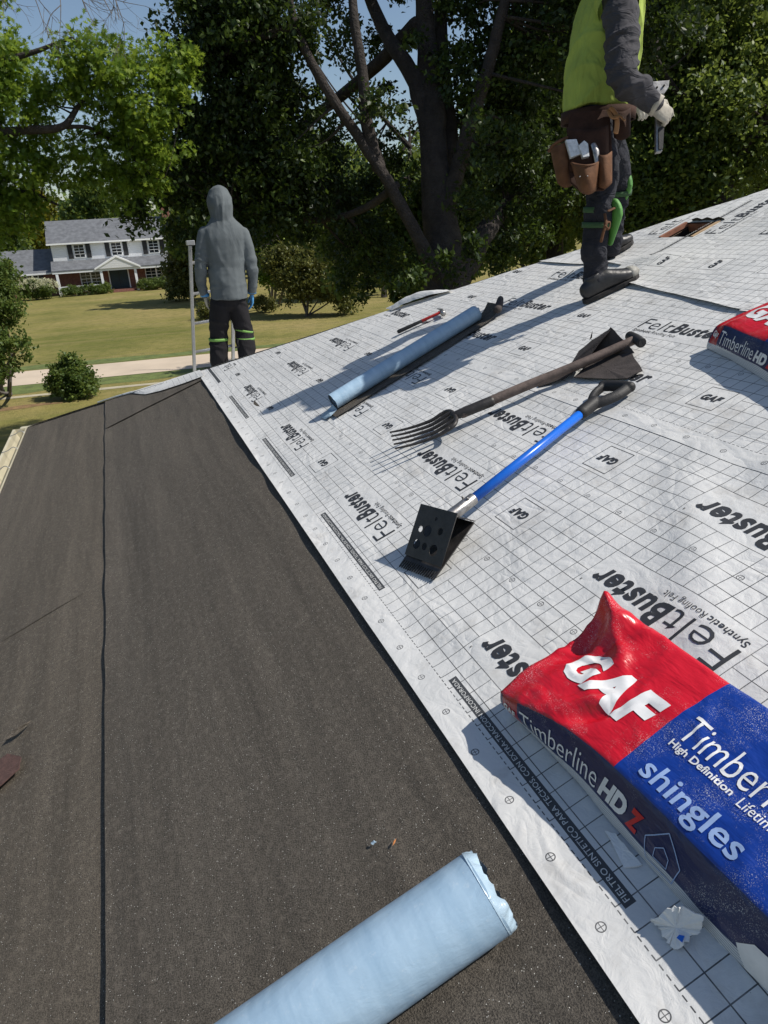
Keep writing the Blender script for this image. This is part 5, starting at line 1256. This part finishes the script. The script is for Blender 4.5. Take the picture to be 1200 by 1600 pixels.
cr = lambda *a: [(tuple(x[0]), tuple(x[1]), x[2], x[3], None if x[4] is None else tuple(x[4]), x[5]) for x in a]
sh = skin_obj('hooded_shirt', [torso] + arms + [hood], M_GREYSHIRT, man1, .008, 6, creases=cr(((9, 3, 3.2), (1, 0, 2.6), .009, 3, None, 0), ((-4, 2, 11), (3.5, 0, 1), .012, 5, ML(0, -.1, .93), .24), ((3, 3, 17), (4, 0, 2), .018, 6, ML(-.23, 0, 1.0), .20), ((-3, 3, 17), (4, 0, 2), .018, 7, ML(.235, 0, 1.0), .20), ((20, 4, -3), (0, 0, 4), .016, 8, ML(-.01, -.05, 1.58), .13)))
skin_obj('trousers', legs, M_BLACKPANT, man1, .009, 4, creases=cr(((5, 2, 12), (5, 0, 3), .016, 9, None, 0), ((11, 0, 7), (0, 0, 4), .010, 10, None, 0)))
skin_obj('glove', hand_lofts(ML(-.205, .06, .815), -Zd + Yd * .25 + Xd * .15, Xd, Yd, .28, .98), M_GLOVEL, man1, .0045, 3)
skin_obj('glove', hand_lofts(ML(.226, .06, .835), -Zd + Yd * .15, -Xd, Yd, .28, .98), M_GLOVEB, man1, .0045, 3)
band('cuff', M_GLOVEB, man1, ML(-.208, .055, .83), Zd, .038, .03); band('cuff', M_GLOVEB, man1, ML(.227, .055, .85), Zd, .038, .03)
band('knee_strap', M_GREENB, man1, ML(-.118, .055, .425), Zd, .088, .026); band('knee_strap', M_GREENB, man1, ML(.128, .045, .500), (Zd + Xd * .2), .088, .020); band('knee_strap', M_GREENB, man1, ML(.132, .03, .425), Zd, .088, .020)
for c in (ML(-.118, .13, .42), ML(.128, .13, .46)): skin_obj('knee_pad', [([c + Zd * .07, c, c - Zd * .10], [(.05, .02), (.062, .03), (.045, .02)], Xd)], M_GREEN, man1, .01, 3)
m = MB(); P = catmull([ML(.055, -.06, .43), ML(.045, -.09, .40), ML(.052, -.08, .37), ML(.02, -.09, .36)], 4); m.loft(P, [(.008, .003)] * len(P), Xd, n=8); m.build('strap_tail', M_BLACKPANT, man1, True)
hipn = Vector((0, ST, CT)); hipf = Vector((0, CT, -ST))
shoe(man1, Vector((XL - .125 * K, 0, 0)) + Vector((0, ankL.y - .06, ZE + (A_EAVE - ankL.y + .06) * math.tan(TH) + .006)), hipf, hipn)
shoe(man1, Vector((XL + .135 * K, 0, 0)) + Vector((0, ankR.y - .06, ZE + (A_EAVE - ankR.y + .06) * math.tan(TH) + .006)), hipf, hipn)

# ---- man with the tool pouch, side on, facing up the slope
man2 = tag(empty('person', rp(3.3, 2.1)), 'person in lime shirt with leather tool pouch walking up the felt', 'person', 'workers on the roof')
RX = RIGHT
ank_n, kn_n, hip_n = PX(927, 432, 3.60), PX(938, 318, 3.46), PX(930, 205, 3.42)
ank_f, kn_f, hip_f = PX(955, 388, 4.02), PX(966, 290, 3.84), PX(940, 200, 3.66)
leg_n = dens([hip_n, hip_n.lerp(kn_n, .5) + RX * .015, kn_n, kn_n.lerp(ank_n, .45) - RX * .012, ank_n], [(.100, .100), (.085, .088), (.064, .066), (.064, .064), (.052, .054)]) + (RX,)
leg_f = dens([hip_f, hip_f.lerp(kn_f, .5) + RX * .015, kn_f, kn_f.lerp(ank_f, .45) - RX * .012, ank_f], [(.100, .100), (.085, .088), (.066, .066), (.066, .064), (.055, .055)]) + (RX,)
pel = dens([PX(934, 215, 3.54), PX(934, 180, 3.53), PX(935, 155, 3.51)], [(.120, .165), (.135, .175), (.130, .165)]) + (RX,)
tor = dens([PX(934, 176, 3.51), PX(936, 150, 3.49), PX(941, 100, 3.46), PX(948, 50, 3.43), PX(957, 0, 3.40), PX(966, -40, 3.38), PX(974, -68, 3.37)],
           [(.162, .185), (.168, .190), (.172, .200), (.170, .205), (.140, .200), (.095, .135), (.062, .066)]) + (RX,)
sh_n, el_n, wr_n = PX(969, 12, 3.22), PX(974, 122, 3.16), PX(1022, 163, 3.20)
arm_n = dens([PX(962, -14, 3.27), sh_n, sh_n.lerp(el_n, .55), el_n, el_n.lerp(wr_n, .55), wr_n], [.080, .080, .072, .066, .057, .044]) + (RX,)
sh_f, el_f, wr_f = PX(965, 5, 3.60), PX(960, 100, 3.78), PX(985, 150, 3.74)
arm_f = dens([sh_f, sh_f.lerp(el_f, .5), el_f, wr_f], [.075, .066, .058, .044]) + (RX,)
hd2, Hd2 = head_lofts(PX(976, -74, 3.365), Vector((.12, 0, 1)), Vector((1, .1, -.35)), 1.0)
body = skin_obj('body', thin([leg_n, leg_f, pel, tor, arm_n, arm_f], .82) + hd2, M_SKIN, man2, .016, 4); face(body, Hd2)
skin_obj('hair', [([Hd2(.10, -.05), Hd2(.16, -.035), Hd2(.21, -.01), Hd2(.238, 0)], [(.076, .075), (.083, .092), (.072, .088), (.03, .04)], Vector((0, 1, 0)))], M_HAIR, body, .012, 3)
skin_obj('trousers', [leg_n, leg_f, pel], M_JEANS, man2, .008, 4, creases=cr(((4, 3, 16), (6, 0, 3), .015, 11, None, 0), ((9, 3, 9), (0, 3, 4), .010, 12, None, 0)))
skin_obj('lime_shirt', [tor + (1,)], M_LIME, man2, .008, 4, creases=cr(((9, 4, 5), (2, 0, 2.4), .016, 13, None, 0), ((-6, 3, 10), (5, 0, 0), .022, 14, PX(925, 145, 3.35), .24), ((16, 5, 4), (0, 0, 4), .012, 15, PX(930, 165, 3.3), .16)))
m = MB(); m.loft([PX(962, -2, 3.235), PX(966, 12, 3.21)], [(.098, .095), (.092, .090)], RX, n=30, caps=False); m.build('armhole_edge', M_LIME, man2, True)
skin_obj('sleeve', [arm_n], M_SLEEVE, man2, .006, 3, creases=cr(((-9, 2, 17), (6, 5, 2), .020, 16, None, 0), ((22, 2, 12), (3, 8, 3), .014, 17, el_n.lerp(wr_n, .5), .14)))
skin_obj('sleeve', [arm_f], M_SLEEVE, man2, .010, 3, .014, .05)
hw_ = hand_lofts(wr_n - RX * .012, RX * .80 + DOWN * .45 + FWD * .12, FWD, -DOWN + RX * .4, .95, 1.04)
skin_obj('glove', hw_, M_GLOVEL, man2, .0045, 3)
skin_obj('glove', hand_lofts(wr_f, RX * .6 + DOWN * .6, FWD, -DOWN, .5, 1.0), M_GLOVEL, man2, .005, 3)
band('cuff', M_GLOVEL, man2, wr_n + RX * .008 + DOWN * .004, RX * .8 + DOWN * .5, .038, .025, .008)
# shoes
shoe(man2, rp(3.165, 1.945, .008), rp(-.045, .30) - rp(0, 0), NW, .96, True)
shoe(man2, rp(3.60, 2.31, .014), rp(.02, .30) - rp(0, 0), NW, .96)
skin_obj('ankle_cuff', [([PX(928, 440, 3.60), PX(931, 412, 3.59)], [.058, .060], RX)], M_JEANS, man2, .008, 2, .012, .03)
# knee pads and straps
def pad(c0, c1, c2, r):
    skin_obj('knee_pad', [dens([c0, c1, c2], [(r * .35, r * .75), (r * .45, r), (r * .2, r * .5)]) + (RX,)], M_GREEN, man2, .007, 3)
pad(PX(958, 318, 3.45), PX(961, 334, 3.46), PX(952, 380, 3.54), .066); pad(PX(976, 272, 3.82), PX(978, 290, 3.83), PX(972, 318, 3.88), .066)
axn = (kn_n - ank_n); 
for t, mt in ((.92, M_DKGREEN), (.72, M_DKGREEN)): band('knee_strap', mt, man2, ank_n.lerp(kn_n, t) - RX * .006, axn, .068, .026)
band('knee_strap', M_DKGREEN, man2, ank_f.lerp(kn_f, .9), kn_f - ank_f, .070, .026)
m = MB()
for pts in (([PX(945, 334, 3.38), PX(947, 350, 3.375), PX(943, 362, 3.38), PX(939, 378, 3.40)]), ([PX(944, 350, 3.38), PX(953, 347, 3.385), PX(951, 358, 3.385), PX(944, 353, 3.37)]), ([PX(950, 330, 3.39), PX(958, 326, 3.40), PX(966, 322, 3.42)])):
    P = catmull(pts, 4); m.loft(P, [(.007, .003)] * len(P), RX, n=8)
m.build('strap_tie', M_LEATH, man2, True)
# belt and pouches
def ellband(name, mat, c, up, x, rx, ry, h, th=.006, n=40):
    up = up.normalized(); x = (x - up * x.dot(up)).normalized(); y = up.cross(x); m = MB(); vs = []
    for dr, hh in ((0, -h / 2), (th, -h / 2), (th, h / 2), (0, h / 2)): vs += [c + up * hh + x * (rx + dr) * math.cos(2 * math.pi * i / n) + y * (ry + dr) * math.sin(2 * math.pi * i / n) for i in range(n)]
    m.add(vs, [(k * n + i, k * n + (i + 1) % n, ((k + 1) % 4) * n + (i + 1) % n, ((k + 1) % 4) * n + i) for k in range(4) for i in range(n)]); return m.build(name, mat, man2, True)
ellband('belt', M_LEATHD, PX(934, 182, 3.52), Vector((0, 0, 1)), Vector((1, 0, 0)), .163, .19, .055, .008)
def pocket(name, mat, tl, tr, br, bl, d, bulge, nx=12, ny=12, lipd=.012):
    u = np.linspace(0, 1, nx); w = np.linspace(0, 1, ny); P = np.zeros((ny, nx, 3))
    for j in range(ny):
        for i in range(nx):
            x = (tl[0] * (1 - u[i]) + tr[0] * u[i]) * (1 - w[j]) + (bl[0] * (1 - u[i]) + br[0] * u[i]) * w[j]
            y = (tl[1] * (1 - u[i]) + tr[1] * u[i]) * (1 - w[j]) + (bl[1] * (1 - u[i]) + br[1] * u[i]) * w[j]
            y += 5 * math.sin(u[i] * math.pi) * (1 - w[j]) + 5 * math.sin(u[i] * math.pi) * w[j]
            b = bulge * (math.sin(u[i] * math.pi) ** .6) * (1 - .85 * w[j] ** 3)
            P[j, i] = PX(x, y, d - b)
    o = link(name, grid_mesh(name, P), mat, pouch, True); md = o.modifiers.new('s', 'SOLIDIFY'); md.thickness = .005; return o
pouch = tag(empty('tool_pouch', PX(915, 240, 3.26)), 'brown leather tool pouch with tools on the hip of the lime-shirted worker', 'pouch')
D0 = 3.255
m = MB(); m.prism([PX(891, 176, D0 + .03), PX(953, 170, D0 + .03), PX(957, 240, D0 + .02), PX(957, 286, D0 + .01), PX(944, 297, D0 + .01), PX(908, 299, D0 + .01), PX(892, 285, D0 + .01), PX(884, 235, D0 + .02)], FWD * .012); m.build('back_panel', M_LEATHD, pouch, bevel=.004)
pocket('upper_pocket', M_LEATHD, (886, 200), (950, 196), (950, 262), (890, 268), D0 + .015, .030)
pocket('nail_pocket', M_LEATH, (893, 254), (938, 252), (930, 298), (906, 298), D0 - .004, .075)
pocket('side_pocket', M_LEATH, (934, 240), (955, 236), (955, 286), (936, 292), D0 - .006, .038)
pocket('rear_pouch', M_LEATH, (860, 228), (894, 212), (893, 290), (872, 286), D0 + .06, .055)
m = MB(); P = catmull([PX(858, 236, D0 + .07), PX(866, 226, D0 + .02), PX(880, 218, D0 + .01), PX(893, 213, D0 + .02)], 4); m.loft(P, [.008] * len(P), n=8); m.build('pouch_rim', M_LEATH, pouch, True)
m = MB(); P = catmull([PX(893, 255, D0 - .01), PX(905, 258, D0 - .065), PX(916, 259, D0 - .085), PX(928, 257, D0 - .065), PX(938, 252, D0 - .012)], 4); m.loft(P, [.0055] * len(P), n=8); m.build('pocket_rim', M_LEATH, pouch, True)
pocket('phone_pouch', M_LEATHD, (958, 172), (984, 168), (984, 212), (960, 216), D0 + .06, .03)
m = MB(); P = catmull([PX(954, 168, D0 - .005), PX(963, 180, D0 - .008), PX(964, 196, D0 - .005), PX(962, 208, D0 - .004)], 4); m.loft(P, [(.012, .004)] * len(P), RX, n=8); m.build('tie_strap', M_LEATHO, pouch, True)
m = MB(); P = catmull([PX(950, 172, D0), PX(957, 184, D0 - .02), PX(968, 181, D0 - .012), PX(976, 188, D0 - .01)], 4); m.loft(P, [(.010, .004)] * len(P), RX, n=8); m.build('tie_strap', M_LEATHO, pouch, True)
for x, y in ((906, 276), (918, 275)): m = MB(); m.loft([PX(x, y, D0 - .082), PX(x, y, D0 - .088)], [.0035, .003], n=8); m.build('rivet', M_STEEL, pouch, True)
M_BOXW = simple('white_printed_box', (.62, .64, .66), .5, .25, 50)
m = MB(); m.prism([PX(884, 218, D0 - .02), PX(901, 217, D0 - .02), PX(909, 240, D0 - .02), PX(892, 246, D0 - .02)], FWD * .02); tag(m.build('staple_box', M_BOXW, None, bevel=.002), 'tilted white staple box sticking out of the tool pouch', 'box')
m = MB(); m.prism([PX(904, 227, D0 - .028), PX(913, 219, D0 - .028), PX(919, 224, D0 - .028), PX(921, 244, D0 - .028), PX(911, 246, D0 - .028)], FWD * .02); tag(m.build('staple_box', M_BOXW, None, bevel=.002), 'white card box with open flap in the middle of the pouch', 'box')
m = MB(); m.loft([PX(927, 226, D0 - .025), PX(931, 236, D0 - .025), PX(933, 256, D0 - .02)], [(.013, .009), (.016, .010), (.012, .008)], RX, n=12); tag(m.build('utility_knife', M_STEEL, None, True), 'grey utility knife handle in the right pouch pocket', 'knife')
# tacker in the hand
tk = tag(empty('hammer_tacker', PX(1031, 180, 3.19)), 'silver hammer tacker gripped in the gloved hand', 'stapler')
DT = 3.225
m = MB(); m.prism([PX(1020, 127, DT), PX(1046, 125, DT), PX(1045, 136, DT), PX(1038, 146, DT), PX(1024, 148, DT), PX(1021, 140, DT)], FWD * .028); m.build('head', M_STEEL, tk, bevel=.002)
m = MB(); m.prism([PX(1026, 146, DT + .005), PX(1037, 145, DT + .005), PX(1035, 236, DT + .02), PX(1025, 238, DT + .02)], FWD * .022); m.build('handle', M_STEEL, tk, bevel=.003)
m = MB(); m.prism([PX(1029, 200, DT + .008), PX(1038, 196, DT + .008), PX(1036, 232, DT + .012), PX(1030, 233, DT + .012)], FWD * .012); m.build('grip_inlay', M_BLACKRUB, tk)
for x, y in ((1027, 136), (1038, 133)): m = MB(); m.loft([PX(x, y, DT - .002), PX(x, y, DT - .006)], [.0045, .004], n=10); m.build('screw', M_BLACKST, tk, True)
